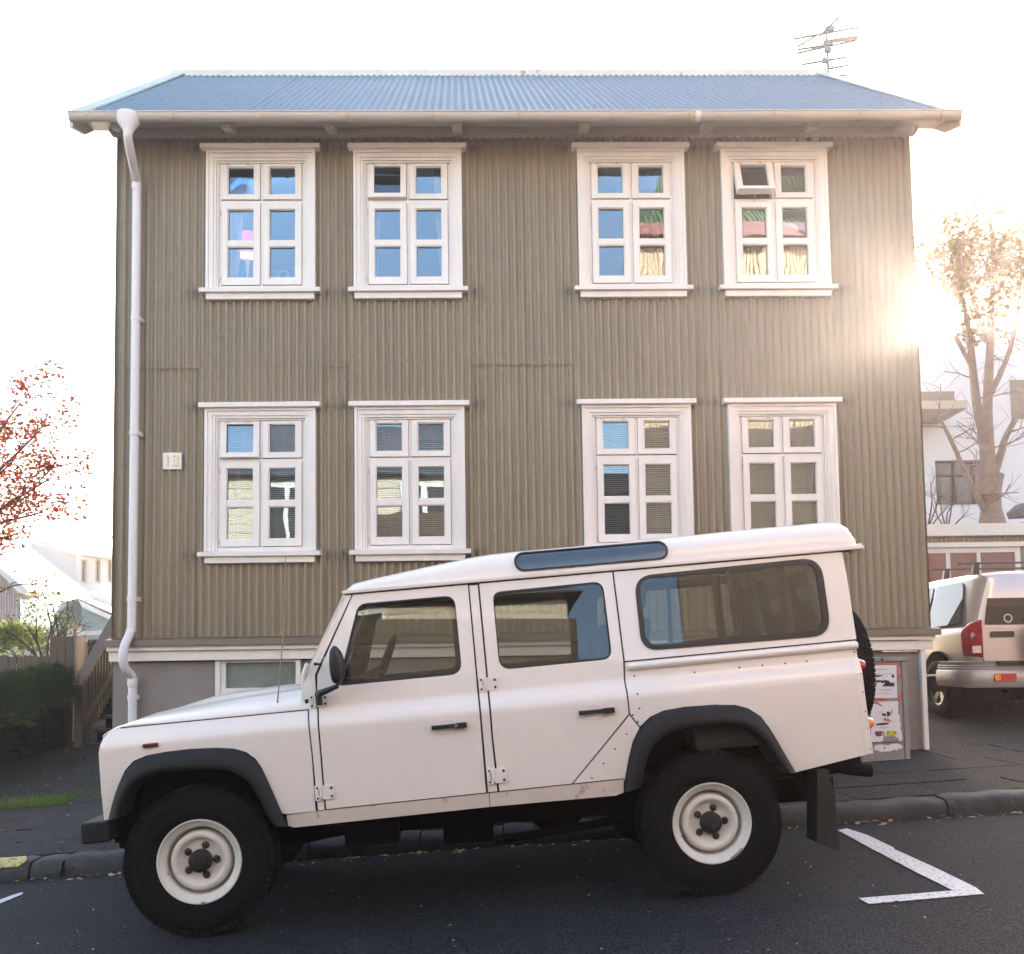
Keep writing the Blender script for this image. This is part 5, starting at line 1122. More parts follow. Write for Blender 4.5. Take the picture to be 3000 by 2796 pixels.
# cross sections: half outline (x half width, z), from sill to roof centre; y along the car (0 at the tail)
def sec(y, zb, wl, zw, ww_, zs, ws_, zr, wr):   # bottom, waist, roof
    q = [(wl-.06, zb), (wl, zb+.06), (wl+.02, (zb+zw)/2), (ww_, zw-.08), (ww_-.015, zw-.02), (ww_-.05, zw+.03), ((ww_+ws_)/2-.02, (zw+zs)/2), (ws_, zs-.06), (wr+.04, zs), (wr-.06, zr-.015), (wr*.6, zr), (0, zr+.005)]
    q = [(-a, b) for a, b in q]+[(a, b) for a, b in reversed(q[:-1])]
    return [Vector((a, y, b)) for a, b in q]
mb = MB(SF)
ST = [(.01, .52, .76, 1.04, .81, 1.60, .62, 1.645, .58), (.03, .48, .80, 1.04, .84, 1.62, .655, 1.66, .60), (.10, .45, .835, 1.03, .865, 1.635, .68, 1.675, .62), (.25, .42, .845, 1.03, .875, 1.65, .70, 1.69, .63), (1.2, .40, .85, 1.02, .88, 1.66, .71, 1.70, .64), (2.2, .40, .85, 1.01, .88, 1.64, .70, 1.69, .62), (2.75, .40, .85, .99, .875, 1.35, .75, 1.40, .66), (3.1, .40, .84, .97, .86, 1.05, .78, 1.06, .70), (4.0, .42, .80, .90, .80, .95, .72, .96, .6), (4.15, .5, .72, .80, .72, .85, .65, .86, .5)]
secs = [sec(*s) for s in ST]; mb.loft(secs, True, True); sb = put(mb, 'body', M_sil, suv, sharp=50)
# tail door: skin, window, handle
mb = MB(SF)
def tp(x, z, e=0): return Vector((x, -.012-e+max(0, (z-1.05))*.10, z))
def tprism(mb, pts, e, th): mb.prism([tp(x, z, e) for x, z in pts], (0, -th, 0))
tprism(mb, rounded([(-.738, .66), (.73, .66), (.73, 1.06), (-.738, 1.06)], .03), .0, .014); put(mb, 'tail_door', M_sil, suv, bevel=.006)
gw = rounded([(-.70, 1.075), (.70, 1.075), (.60, 1.57), (-.615, 1.57)], [.03, .03, .08, .08])
mb = MB(SF); tprism(mb, gw, .0, .010); rw = put(mb, 'rear_window', M_sglass, suv, sharp=30)
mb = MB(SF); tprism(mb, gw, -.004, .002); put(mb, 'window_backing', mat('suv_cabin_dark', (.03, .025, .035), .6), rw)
for c, r in (((-.44, 1.14), .05), ((-.47, 1.45), .035)):
    mb = MB(SF); P = [tp(c[0]+r*cos(a), c[1]+r*sin(a), .0112) for a in [2*pi*k/20 for k in range(20)]]; Q = [tp(c[0]+r*.72*cos(a), c[1]+r*.72*sin(a), .0112) for a in [2*pi*k/20 for k in range(20)]]
    mb.loft([P, Q], False, False, True); put(mb, 'window_sticker', mat('pale_sticker', (.6, .58, .6), .6), rw)
mb = MB(SF); tprism(mb, [(-.30, 1.125), (.10, 1.14), (.10, 1.15), (-.30, 1.14)], .016, .008); put(mb, 'wiper', M_blk, rw)
mb = MB(SF); tprism(mb, rounded([(-.655, .925), (-.385, .925), (-.385, .995), (-.655, .995)], .02), .014, .012); put(mb, 'tail_door_handle', mat('dark_brown_plastic', (.04, .03, .035), .4), suv, bevel=.004)
text_mesh('SUZUKI', .032, SF @ Matrix.Translation(tp(-.545, 1.030, .0145)) @ FRONT, mat('chrome_lettering', (.6, .5, .45), .25, metal=.8), suv, 'lettering', .001)
mb = MB(SF); mb.lathe([(0, .006), (.014, .005), (.017, 0)], tp(-.255, .995, .014), (0, -1, 0), (1, 0, 0), 12); put(mb, 'lock', M_metal, suv)
# tail lamps wrap the corner
for s in (-1, 1):
    pr = rounded([(-.745, .705), (-.885, .725), (-.895, 1.00), (-.83, 1.10), (-.745, 1.13)], [.01, .02, .05, .05, .01])
    mb = MB(SF); secs = [[Vector((s*(x+(1-k)*.03*(x < -.8)), y0+(.10*max(0, (-x-.80))/.08), z)) for x, z in pr] for k, y0 in ((1, .05), (1, -.028), (.9, -.034))]
    mb.loft(secs, True, True, True); tl_ = put(mb, 'tail_lamp', mat('red_tail_lens', (.50, .01, .03), .12, coat=.8, var=.5, vscale=14), suv, sharp=60)
    mb = MB(SF); mb.box(s*.765 if s > 0 else -.86, .86 if s > 0 else -.765, -.040, -.03, .755, .835); put(mb, 'reversing_lens', mat('pale_lens', (.72, .66, .64), .15, coat=.5), tl_)
# bumper
def bsec(x, y): return [Vector((x, y, .66)), Vector((x, y-.11, .655)), Vector((x, y-.125, .63)), Vector((x, y-.105, .57)), Vector((x, y-.125, .54)), Vector((x, y-.13, .42)), Vector((x, y-.10, .36)), Vector((x, y+.05, .355))]
mb = MB(SF); path_ = [(-.915, .72), (-.915, .35), (-.905, .20), (-.87, .09), (-.80, .035), (-.70, .01), (0, .0), (.70, .01), (.80, .035), (.87, .09), (.905, .20), (.915, .72)]
secs = []
for i, (x, y) in enumerate(path_):
    a = Vector((x, y, 0)); t = (Vector((*path_[min(i+1, 11)], 0))-Vector((*path_[max(i-1, 0)], 0))).normalized(); n = Vector((t.y, -t.x, 0))
    secs.append([a+n*d+Vector((0, 0, z)) for d, z in ((-.10, .665), (.0, .665), (.03, .655), (.02, .62), (.03, .61), (.022, .595), (.034, .585), (.03, .565), (.05, .545), (.055, .43), (.035, .37), (-.1, .36))])
mb.loft(secs, True, True); put(mb, 'rear_bumper', M_sb, suv, sharp=50)
mb = MB(SF); mb.box(-.60, .6, -.055, .03, .618, .664); put(mb, 'bumper_step', M_blk, suv, bevel=.004)
for s in (-1, 1):
    mb = MB(SF); pr = rounded([(s*.40, .435), (s*.645, .435), (s*.645, .525), (s*.40, .525)], .02); mb.prism([(x, -.05, z) for x, z in pr], (0, -.016, 0)); lm = put(mb, 'bumper_lamp', M_redl, suv, bevel=.003)
    mb = MB(SF); pr = rounded([(s*.575, .447), (s*.640, .447), (s*.640, .513), (s*.575, .513)], .014); mb.prism([(x, -.064, z) for x, z in pr], (0, -.006, 0)); put(mb, 'amber_section', M_amb, lm)
mb = MB(SF); mb.prism([(x, -.06, z) for x, z in rounded([(-.26, .30), (.26, .30), (.26, .44), (-.26, .44)], .02)], (0, -.014, 0)); np_ = put(mb, 'number_plate', mat('white_plate', (.75, .72, .70), .4, var=.02), suv, bevel=.003)
mb = MB(SF)
for (x0, x1, z0, z1) in ((-.252, .252, .306, .312), (-.252, .252, .428, .434), (-.252, -.246, .312, .428), (.246, .252, .312, .428)): mb.box(x0, x1, -.0755, -.0735, z0, z1)
put(mb, 'plate_border', M_ink2, np_)
mb = MB(SF); mb.box(-.225, -.185, -.0755, -.0735, .385, .410); put(mb, 'flag_mark', mat('blue_flag_mark', (.05, .10, .45), .5), np_)
mb = MB(SF); mb.box(-.213, -.207, -.0765, -.075, .385, .410); mb.box(-.225, -.185, -.0765, -.075, .395, .400); put(mb, 'flag_cross', mat('red_flag_cross', (.6, .03, .05), .5), np_)
text_mesh('IS', .035, SF @ Matrix.Translation((-.205, -.0755, .350)) @ FRONT, M_ink2, np_, 'plate_lettering', .001)
mb = MB(SF); mb.box(-.165, -.140, -.0755, -.0735, .355, .385); put(mb, 'inspection_sticker', M_red, np_)
# side windows
for s in (-1, 1):
    def sp_(y, z, e=0):
        x = .862-.17*max(0, (z-1.03))/.60; return Vector((s*(x+.012+e), y, z))
    for nm_, pts, rr in (('side_window', [(.24, 1.09), (1.18, 1.075), (1.18, 1.585), (.42, 1.585)], [.10, .03, .03, .12]), ('side_window', [(1.25, 1.07), (2.15, 1.06), (2.0, 1.58), (1.25, 1.58)], .04)):
        pr = rounded(pts, rr); mb = MB(SF); mb.prism([sp_(y, z, .0) for y, z in pr], (s*.006, 0, 0)); g = put(mb, nm_, M_sglass, suv, sharp=30)
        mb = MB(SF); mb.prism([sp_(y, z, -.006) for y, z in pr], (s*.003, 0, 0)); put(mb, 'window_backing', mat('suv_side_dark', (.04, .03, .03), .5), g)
# wheel arches and wheels
for s in (-1, 1):
    for yy in (.86, 3.35):
        mb = MB(SF); P = [(yy+.40*cos(a), .36+.42*sin(a)) for a in [pi*k/16 for k in range(17)]]; mb.prism([(s*.78, y, z) for y, z in P+[(yy-.40, .30), (yy+.40, .30)]], (s*.125, 0, 0)); put(mb, 'wheel_arch', M_under, suv)
        c = Vector((s*.80, yy, .345)); ax = Vector((s, 0, 0)); ux = Vector((0, 0, 1)); mb = MB(SF)
        prof = [(.20, -.10), (.25, -.115), (.32, -.108), (.345, -.085), (.348, 0), (.345, .085), (.32, .108), (.25, .115), (.20, .10)]
        mb.lathe(prof, c, ax, ux, 44); wh = put(mb, 'wheel', M_tyre, suv, sharp=60); mb = MB(SF); mb.lathe([(.205, .07), (.208, .104), (.195, .100), (.185, .06), (.18, -.05)], c, ax, ux, 36); mb.lathe([(0, .07), (.05, .072), (.06, .06), (.06, .03)], c, ax, ux, 20)
        vy = ax.cross(ux)
        for k in range(5):
            a = 2*pi*k/5; d = ux*cos(a)+vy*sin(a); n_ = -ux*sin(a)+vy*cos(a); mb.hexa([c+d*.05+n_*.035+ax*.05, c+d*.05-n_*.035+ax*.05, c+d*.05-n_*.035+ax*.075, c+d*.05+n_*.035+ax*.075], [c+d*.195+n_*.05+ax*.06, c+d*.195-n_*.05+ax*.06, c+d*.195-n_*.05+ax*.09, c+d*.195+n_*.05+ax*.09])
        put(mb, 'rim', mat('grey_alloy', (.30, .28, .28), .35, metal=.7), wh); mb = MB(SF); mb.lathe([(.19, -.04), (0, -.04)], c, ax, ux, 24); put(mb, 'brake_drum', M_under, wh)
mb = MB(SF); mb.box(-.72, .72, .15, 4.0, .22, .48); mb.tube([(-.45, .2, .30), (-.45, -.02, .28)], .035, 12); put(mb, 'underbody', M_under, suv)
mb = MB(SF); mb.lathe([(0, .12), (.26, .12), (.30, .11), (.345, .08), (.355, 0), (.34, -.08), (.25, -.10)], (.08, -.16, .86), (0, -1, 0), (1, 0, 0), 48); put(mb, 'spare_wheel_cover', M_tyre, suv)
# roof bars
for yy in (.35, 1.15):
    mb = MB(SF); mb.bar((-.80, yy, 1.795), (.80, yy, 1.795), .03, .022)
    for s in (-1, 1): mb.prism([(s*.58, yy-.03, 1.67), (s*.66, yy-.03, 1.655), (s*.63, yy-.03, 1.785), (s*.57, yy-.03, 1.785)], (0, .07, 0))
    put(mb, 'roof_bar', mat('dark_roof_bar', (.05, .035, .04), .45), suv, bevel=.003)
# ================================================================ yard left of the house
M_fence = mat('weathered_fence_board', (.135, .105, .085), .8, var=.25, vscale=5, stretch=(6, 6, .6), bump=.3, bscale=30, dirt=((.05, .05, .05), 9, .62, .3))
M_rail = mat('brown_handrail', (.16, .115, .08), .6, var=.2, vscale=5, stretch=(3, 3, 3), bump=.2, bscale=30)
def yz(x, y): return zyard(x, y)
fen = thing('board_fence', 'weathered vertical board fence with a low and a tall part, left of the wooden steps', 'fence', at(130, 2170, 12.2))
def plank(u0, u1, vt, Y0, par, Y1=None, gap=.004):
    Y1 = Y1 or Y0; a = at(u0, vt, Y0); b = at(u1, vt, Y1); jit = random.uniform(-.006, .006); zt = (a.z+b.z)/2+random.uniform(-.012, .012); zb = yz(a.x, a.y)-.15
    d = (b-a); d.z = 0; n = Vector((-d.y, d.x, 0)).normalized()*.02; g = d.normalized()*gap
    A = Vector((a.x, a.y+jit, 0))+g; B = Vector((b.x, b.y+jit, 0))-g
    mb = MB(); mb.hexa([A+Vector((0, 0, zb)), B+Vector((0, 0, zb)), B+n+Vector((0, 0, zb)), A+n+Vector((0, 0, zb))], [A+Vector((0, 0, zt)), B+Vector((0, 0, zt+random.uniform(-.005, .005))), B+n+Vector((0, 0, zt)), A+n+Vector((0, 0, zt))]); put(mb, 'board', M_fence, par)
u = -165.0
while u < 140: plank(u, u+23.7, 1922, 12.3, fen); u += 23.7
for k in range(3): plank(145+k*23.6, 168.6+k*23.6, 1866, 12.25, fen)
mb = MB(); a = at(-160, 1935, 12.36); b = at(216, 1935, 12.36); mb.bar(a, b, .04, .09); a.z -= .75; b.z -= .75; mb.bar(a, b, .04, .09); put(mb, 'cross_rail', M_fence, fen)
gt = thing('side_fence', 'narrow board fence running back beside the steps, with a dark hole', 'fence', at(240, 2170, 12.6))
for k in range(4): plank(216+k*10.6, 226.6+k*10.6, 1864, 12.25+k*.35, gt, 12.6+k*.35)
# steps and hand rail
STX0, STX1 = -5.30, -3.90
stp = thing('wooden_steps', 'dark wooden steps climbing beside the left gable of the house', 'steps', (-4.6, 12.6, -1.1))
n = 6; y0 = 12.05; z0 = -.99
for k in range(n):
    z = z0+.155*k; y = y0+.24*k; mb = MB(); mb.box(STX0+.04, STX1-.2+.2, y, y+.29, z-.035, z); put(mb, 'tread', mat('dark_tread', (.07, .06, .055), .55, var=.2) if k == 0 else bpy.data.materials['dark_tread'], stp)
    mb = MB(); mb.box(STX0+.06, STX1-.02, y+.27, y+.285, z, z+.12); put(mb, 'riser', M_under, stp)
mb = MB(); mb.box(STX0-.2, STX1, y0+.24*n, y0+.24*n+1.6, z0+.155*n-.05, z0+.155*n); put(mb, 'landing', M_fence, stp)
hr = thing('stair_railing', 'slanting brown handrail with balusters beside the left end of the house', 'railing', (-5.3, 12.0, -1.2))
r0 = at(235, 1995, 12.0); r1 = at(322, 1842, 12.92); d_ = (r1-r0).normalized(); r1 = r0+d_*2.1
mb = MB(); mb.bar(r0-d_*.12, r1, .13, .05); put(mb, 'handrail', M_rail, hr, bevel=.004)
mb = MB(); mb.bar(r0-Vector((0, 0, .04)), Vector((r0.x, r0.y, -1.25)), .10, .10); put(mb, 'newel_post', M_rail, hr, bevel=.004)
L_ = (r1-r0).length; k = 1
while k*.115 < L_:
    p = r0+d_*(k*.115); zb = z0+max(0, (p.y-y0)/.24)*.155-.05; mb = MB(); mb.bar(p-Vector((0, 0, .02)), Vector((p.x, p.y, zb)), .030, .030); put(mb, 'baluster', M_rail, hr); k += 1
mb = MB(); mb.bar(r0+Vector((0, 0, -.62)), r0+d_*2.1+Vector((0, 0, -.62)), .03, .09); put(mb, 'stringer', M_rail, hr)
# low block wall with creeping juniper
M_blkst = mat('mossy_wall_block', (.042, .042, .034), .85, var=.3, vscale=9, bump=.5, bscale=40)
lw = thing('retaining_wall', 'low mossy block wall under the dark juniper at the left edge', 'wall', (-6.0, 11, -1.2))
A = Vector((-6.95, 8.9, 0)); B = Vector((-5.62, 12.25, 0)); dd = (B-A); LL = dd.length; dd.normalize(); nn = Vector((dd.y, -dd.x, 0))
rr = random.Random(5)
for c in range(4):
    s = -rr.uniform(0, .3)
    while s < LL:
        ln = rr.uniform(.26, .42); a = A+dd*max(0, s); b = A+dd*min(LL, s+ln-.012); z0_ = yz((a.x+b.x)/2+.2, min(12, (a.y+b.y)/2))-.05+c*.135; off = nn*rr.uniform(-.012, .012)
        if (b-a).length > .05:
            mb = MB(); lo_ = [a+off, b+off, b+off-nn*.25, a+off-nn*.25]; mb.hexa([p+Vector((0, 0, z0_)) for p in lo_], [p+Vector((0, 0, z0_+.125)) for p in lo_]); put(mb, 'block', M_blkst, lw, bevel=.012)
        s += ln
mb = MB(); q = [A-nn*.1, B-nn*.1, B-nn*.7+dd*.3, Vector((-9, 12.8, 0)), Vector((-9, 9, 0))]; mb.prism([p+Vector((0, 0, -1.5)) for p in q], (0, 0, .82)); o = put(mb, 'raised_bed', M_soil, loc=(-7, 11, -1.4)); o['kind'] = 'structure'
M_jun = mat('juniper_needles', (.028, .070, .018), .6, var=.5, vscale=5, col2=(.05, .11, .02))
M_bark = mat('brown_bark', (.10, .075, .055), .85, var=.3, vscale=12, bump=.6, bscale=30)
def sprays(c, n, rx, ry, rz, seed, mt, par, ln=.14, leafw=.012, bias=(.6, -.4, .25), name='foliage'):
    r = random.Random(seed); mb = MB(); c = Vector(c)
    for _ in range(n):
        th = r.uniform(0, 2*pi); ph = r.uniform(-.3, 1)*pi/2; k = r.uniform(.55, 1.0); d = Vector((cos(th)*cos(ph), sin(th)*cos(ph), sin(ph)))
        p = c+Vector((d.x*rx, d.y*ry, d.z*rz))*k; g = (d+Vector(bias)*r.uniform(.2, 1)+Vector((r.gauss(0, .3), r.gauss(0, .3), r.gauss(0, .2)))).normalized(); s = g.cross(Vector((0, 0, 1))).normalized(); L0 = ln*r.uniform(.5, 1.2); u_ = s.cross(g)
        for q in range(7):
            t = q/7; b = p+g*L0*t; w_ = leafw*(1.4-t)*2.6; sg = (-1)**q; tip = b+g*L0*.30+s*sg*w_+u_*r.uniform(-.4, .6)*w_
            mb.add([b, b+g*L0*.16, tip], [(0, 1, 2)])
        mb.add([p-s*.003, p+s*.003, p+g*L0*1.1], [(0, 1, 2)])
    return put(mb, name, mt, par)
ju = thing('juniper', 'dark green creeping juniper spreading over the low block wall', 'shrub', (-6.1, 11.3, -.9))
for i, (u_, v_, Y_, rx) in enumerate(((10, 2055, 11.0, .45), (-60, 2040, 10.6, .5), (80, 2050, 11.4, .42), (140, 2040, 11.8, .36), (45, 2035, 11.5, .45), (110, 2020, 11.9, .3), (160, 2015, 11.9, .22), (-20, 2100, 10.4, .4))):
    p = at(u_, v_, Y_); sprays(p, 900, rx, .4, .20, 20+i, M_jun, ju, .13, .013)
mb = MB(); 
for i in range(7): p = at(-40+i*30, 2050, 11.5); mb.tube([p-Vector((0, 0, .2)), p, p+Vector((.15, -.1, .1))], [.02, .014, .005], 6)
put(mb, 'stems', M_bark, ju)
# ---------------------------------------------------------------- trees and shrubs
def grow(mb, p, d, ln, r, depth, rng, spread, tips, up=.12, seg=4, twig=3):
    P = [p]; R = [r]; q = p.copy(); dd_ = d.copy()
    for k in range(seg):
        dd_ = (dd_+Vector((rng.gauss(0, .16), rng.gauss(0, .16), rng.gauss(0, .12)+up*.4))).normalized(); q = q+dd_*(ln/seg); P.append(q.copy()); R.append(r*(1-.45*(k+1)/seg))
    mb.tube(P, R, 7 if r > .03 else 4, cap=False)
    if depth == 0: tips.append((q, dd_)); tips.append((P[-2], dd_)); return
    for _ in range(twig if depth > 1 else twig+1):
        s = rng.uniform(.35, 1.0); i = min(seg-1, int(s*seg)); b = P[i].lerp(P[i+1], s*seg-i); a = Vector((rng.gauss(0, 1), rng.gauss(0, 1), rng.gauss(0, 1))); a = (a-dd_*a.dot(dd_)).normalized()
        nd = (dd_*(1-spread)+a*spread+Vector((0, 0, up))).normalized(); grow(mb, b, nd, ln*rng.uniform(.55, .8), R[i]*.55, depth-1, rng, spread, tips, up, seg, twig)
def leaves(tips, n, size, mt, par, rng, rad_=.12, name='leaves', droop=.3):
    mb = MB()
    for (p, d) in tips:
        for _ in range(n):
            c = p+Vector((rng.gauss(0, rad_), rng.gauss(0, rad_), rng.gauss(0, rad_))); a = Vector((rng.gauss(0, 1), rng.gauss(0, 1), rng.gauss(0, .5)-droop)).normalized(); s = a.cross(Vector((rng.gauss(0, 1), rng.gauss(0, 1), rng.gauss(0, 1)))).normalized(); z = size*rng.uniform(.6, 1.3)
            mb.add([c, c+a*z*.5+s*z*.28, c+a*z, c+a*z*.5-s*z*.28], [(0, 1, 2, 3)])
    return put(mb, name, mt, par)
def leafmat(n, c, c2=None): 
    m = mat(n, c, .6, var=.25, vscale=6, col2=c2); m.node_tree.nodes['Principled BSDF'].inputs['Subsurface Weight'].default_value = 0
    nt = m.node_tree; t = nt.nodes.new('ShaderNodeBsdfTranslucent'); mx = nt.nodes.new('ShaderNodeMixShader'); mx.inputs[0].default_value = .6; p = nt.nodes['Principled BSDF']; out = [x for x in nt.nodes if x.type == 'OUTPUT_MATERIAL'][0]
    nt.links.new(p.inputs['Base Color'].links[0].from_socket, t.inputs[0]); nt.links.new(p.outputs[0], mx.inputs[1]); nt.links.new(t.outputs[0], mx.inputs[2]); nt.links.new(mx.outputs[0], out.inputs[0]); return m
M_redleaf = leafmat('red_autumn_leaf', (.50, .06, .03), (.60, .10, .04)); M_orleaf = leafmat('orange_autumn_leaf', (.65, .24, .04), (.70, .32, .05))
M_gleaf = leafmat('green_leaf', (.10, .16, .03), (.20, .22, .05)); M_yleaf = leafmat('yellowing_leaf', (.45, .26, .05), (.35, .20, .05)); M_bleaf = leafmat('bronze_leaf', (.28, .15, .07), (.22, .16, .05))
rng = random.Random(21)
rowan = thing('autumn_tree', 'tree with red and orange autumn leaves reaching in from the left edge', 'tree', (-7.9, 11.6, -1.3))
mb = MB(); tips = []; base = Vector((-7.9, 11.6, -1.3))
mb.tube([base, base+Vector((.05, 0, 1.2)), base+Vector((.1, -.1, 2.2))], [.11, .09, .07], 10)
for (u_, v_, Y_) in ((120, 1260, 10.8), (60, 1180, 10.9), (150, 1400, 11.0), (130, 1500, 11.0), (40, 1350, 10.6), (90, 1450, 10.7), (20, 1240, 10.5), (-80, 1300, 11.0), (60, 1560, 10.9), (-120, 1100, 11), (-30, 1500, 10.8)):
    tgt = at(u_, v_, Y_); st = base+Vector((.1, -.1, 1.5+rng.uniform(0, .8))); mid = (st+tgt)*.5+Vector((0, 0, .12)); mb.tube(smooth_path([st, mid, tgt], 4), [.035-.027*k/8 for k in range(9)], 6, cap=False)
    for k in range(8): grow(mb, st.lerp(tgt, .50+.075*k)+Vector((0, 0, .08)), ((tgt-st).normalized()+Vector((rng.gauss(0, .4), rng.gauss(0, .3), rng.gauss(0, .4)))).normalized(), .30, .008, 1, rng, .5, tips, .05, 3, 2)
put(mb, 'trunk', M_bark, rowan)
tA = [t for i, t in enumerate(tips) if i % 3]; tB = [t for i, t in enumerate(tips) if not i % 3]
leaves(tA, 11, .06, M_redleaf, rowan, rng, .06); leaves(tB, 9, .06, M_orleaf, rowan, rng, .06)
def shrub(name, label, base, tgts, leafm_, par_leaf, size, seed, r0=.02, dens=3, depth=1, ln=.22):
    rg = random.Random(seed); t = thing(name, label, 'shrub', base); mb = MB(); tips = []
    for tg in tgts:
        mid = (base+tg)*.5+Vector((rg.gauss(0, .08), rg.gauss(0, .08), .05)); mb.tube(smooth_path([base, mid, tg], 4), [r0-r0*.8*k/8 for k in range(9)], 5, cap=False)
        for k in range(4): grow(mb, mid.lerp(tg, k/3.5), ((tg-base).normalized()+Vector((rg.gauss(0, .4), rg.gauss(0, .4), rg.gauss(0, .3)))).normalized(), ln, .006, depth, rg, .5, tips, .08, 3, 2)
    put(mb, 'stems', M_bark, t)
    if dens: leaves(tips, dens, size, leafm_, t, rg, .06)
    return t, tips
b_ = at(150, 2000, 13.0)
shrub('bush', 'sparse leafy bush rising behind the low fence boards', b_, [at(u, v, 13+.3*math.sin(u)) for u, v in ((60, 1800), (30, 1850), (110, 1780), (150, 1760), (190, 1780), (90, 1870), (20, 1890), (150, 1840), (120, 1720))], M_gleaf, None, .055, 4, dens=2)
shrub('bare_shrub', 'bare twiggy shrub in front of the pale blue wall', at(170, 1990, 13.4), [at(u, v, 13.4) for u, v in ((215, 1800), (235, 1820), (200, 1780), (180, 1830), (225, 1850))], M_gleaf, None, .03, 5, dens=0, depth=2, r0=.014)
br = thing('leafy_branch', 'thin branch with yellowing leaves crossing in front of the white roofs', 'branch', at(-60, 1760, 9.5)); mb = MB(); P = [at(u, v, 9.5) for u, v in ((-60, 1765), (0, 1735), (45, 1715), (95, 1712), (130, 1706), (200, 1698))]; mb.tube(smooth_path(P, 3), [.012-.010*k/15 for k in range(16)], 5, cap=False); put(mb, 'twig', M_bark, br)
leaves([(P[k], Vector((1, 0, 0))) for k in (1, 2, 2, 3, 3, 4)], 4, .055, M_yleaf, br, rng, .05)
hd = thing('hedge', 'low green hedge glowing behind the fence boards at the left edge', 'hedge', at(40, 1990, 13.6)); sprays(at(30, 1950, 13.6), 1800, 1.3, .3, .55, 77, M_gleaf, hd, .10, .02, (0, 0, .3))
# ================================================================ far houses on the left
M_wroof = mat('white_painted_roof', (.62, .61, .63), .5, var=.04, vscale=2); M_bluew = mat('pale_blue_boards', (.36, .50, .55), .6, var=.05); M_pinkw = mat('pinkish_white_wall', (.62, .56, .56), .7, var=.03); M_greyb = mat('pale_grey_boards', (.50, .46, .45), .7, var=.04); M_droof = mat('dark_grey_roof', (.12, .12, .14), .6)
def P3(pts, Y): return [at(u, v, y_) for (u, v), y_ in zip(pts, Y)]
def slab(name, pts, Y, th, m, par, **k):
    mb = MB(); mb.prism(P3(pts, Y), th); return put(mb, name, m, par, **k)
LZ = lambda x, y: (x*.2267, 1480+y*.2267)
bh = thing('blue_boarded_house', 'low pale blue boarded house with a white roof behind the fence', 'house', at(150, 1880, 19)); 
slab('gable_wall', [LZ(-400, 700), LZ(10, 800), LZ(240, 1120), LZ(240, 1900), LZ(-400, 1900)], [19]*5, (0, .3, 0), M_greyb, bh)
for k in range(8):
    x = -30+k*34; slab('board', [LZ(x, 870+k*42), LZ(x+5, 870+k*42), LZ(x+5, 1900), LZ(x, 1900)], [18.96]*4, (0, .04, 0), M_pinkw, bh)
slab('barge_board', [LZ(-400, 560), LZ(0, 790), LZ(350, 1110), LZ(330, 1165), LZ(240, 1130), LZ(-20, 860), LZ(-400, 640)], [18.7]*7, (0, .25, 0), M_white, bh)
slab('roof', [LZ(-420, 470), LZ(350, 1085), LZ(1140, 1120), LZ(170, 380), LZ(-420, 100)], [18.65, 18.65, 23.5, 27, 24.5], (0, 0, -.12), M_wroof, bh)
slab('wall', [LZ(250, 1150), LZ(965, 1180), LZ(965, 1900), LZ(250, 1900)], [19.0, 23, 23, 19.0], (.15, .6, 0), M_bluew, bh)
for k in range(14):
    t = k/14; u = 262+t*690; Yk = 18.97+3.95*t; a = at(*LZ(u, 1190), Yk); b = at(*LZ(u, 1900), Yk); mb = MB(); mb.bar(a, b, .03, .03); put(mb, 'board_strip', M_bluew, bh)
slab('fascia', [LZ(350, 1085), LZ(1130, 1120), LZ(1130, 1150), LZ(350, 1120)], [18.6, 23.4, 23.4, 18.6], (.1, .3, 0), M_white, bh)
slab('corner_board', [LZ(962, 1180), LZ(1052, 1185), LZ(1052, 1620), LZ(962, 1620)], [22.7]*4, (0, .2, 0), M_white, bh)
slab('window', [LZ(870, 1215), LZ(900, 1215), LZ(900, 1560), LZ(870, 1560)], [22.2]*4, (0, .1, 0), M_bluew, bh)
lt = thing('blue_lean_to', 'pale blue lean-to with a sloping white edge next to the house corner', 'shed', at(280, 1850, 21)); 
slab('wall', [LZ(1055, 1280), LZ(1800, 1600), LZ(1800, 1900), LZ(1055, 1900)], [21.6]*4, (0, .3, 0), M_bluew, lt)
slab('barge_board', [LZ(1000, 1200), LZ(1800, 1560), LZ(1800, 1650), LZ(1055, 1320)], [21.3]*4, (0, .3, 0), M_white, lt); slab('roof', [LZ(1000, 1195), LZ(1900, 1600), LZ(1900, 1500), LZ(1150, 1180)], [21.3, 21.3, 26, 26], (0, 0, -.05), M_wroof, lt)
slab('downpipe', [LZ(1095, 1120), LZ(1150, 1120), LZ(1130, 1250), LZ(1100, 1250)], [21.2]*4, (0, .05, 0), M_white, lt)
ph = thing('white_house', 'white house with three narrow windows and a white roof further back on the left', 'house', at(270, 1800, 26))
slab('gable_wall', [LZ(400, 490), LZ(1010, 615), LZ(985, 1010), LZ(985, 1700), LZ(400, 1700)], [31, 26.5, 26, 26, 31], (.2, .5, 0), M_pinkw, ph)
slab('wall', [LZ(985, 640), LZ(1800, 740), LZ(1800, 1700), LZ(985, 1700)], [26]*4, (0, .4, 0), M_white, ph)
for x0 in (1068, 1250, 1408):
    f_ = slab('window', [LZ(x0-22, 700), LZ(x0+35, 706), LZ(x0+35, 1010), LZ(x0-22, 1000)], [25.95]*4, (0, .06, 0), M_cream, ph); slab('pane', [LZ(x0-2, 718), LZ(x0+14, 720), LZ(x0+14, 985), LZ(x0-2, 980)], [25.90]*4, (0, .03, 0), mat('brownish_pane', (.10, .07, .05), .3), f_)
slab('roof', [LZ(620, 140), LZ(910, 195), LZ(1600, 650), LZ(1000, 600), LZ(350, 420)], [33, 32, 25.6, 25.6, 31.5], (0, 0, -.1), M_wroof, ph)
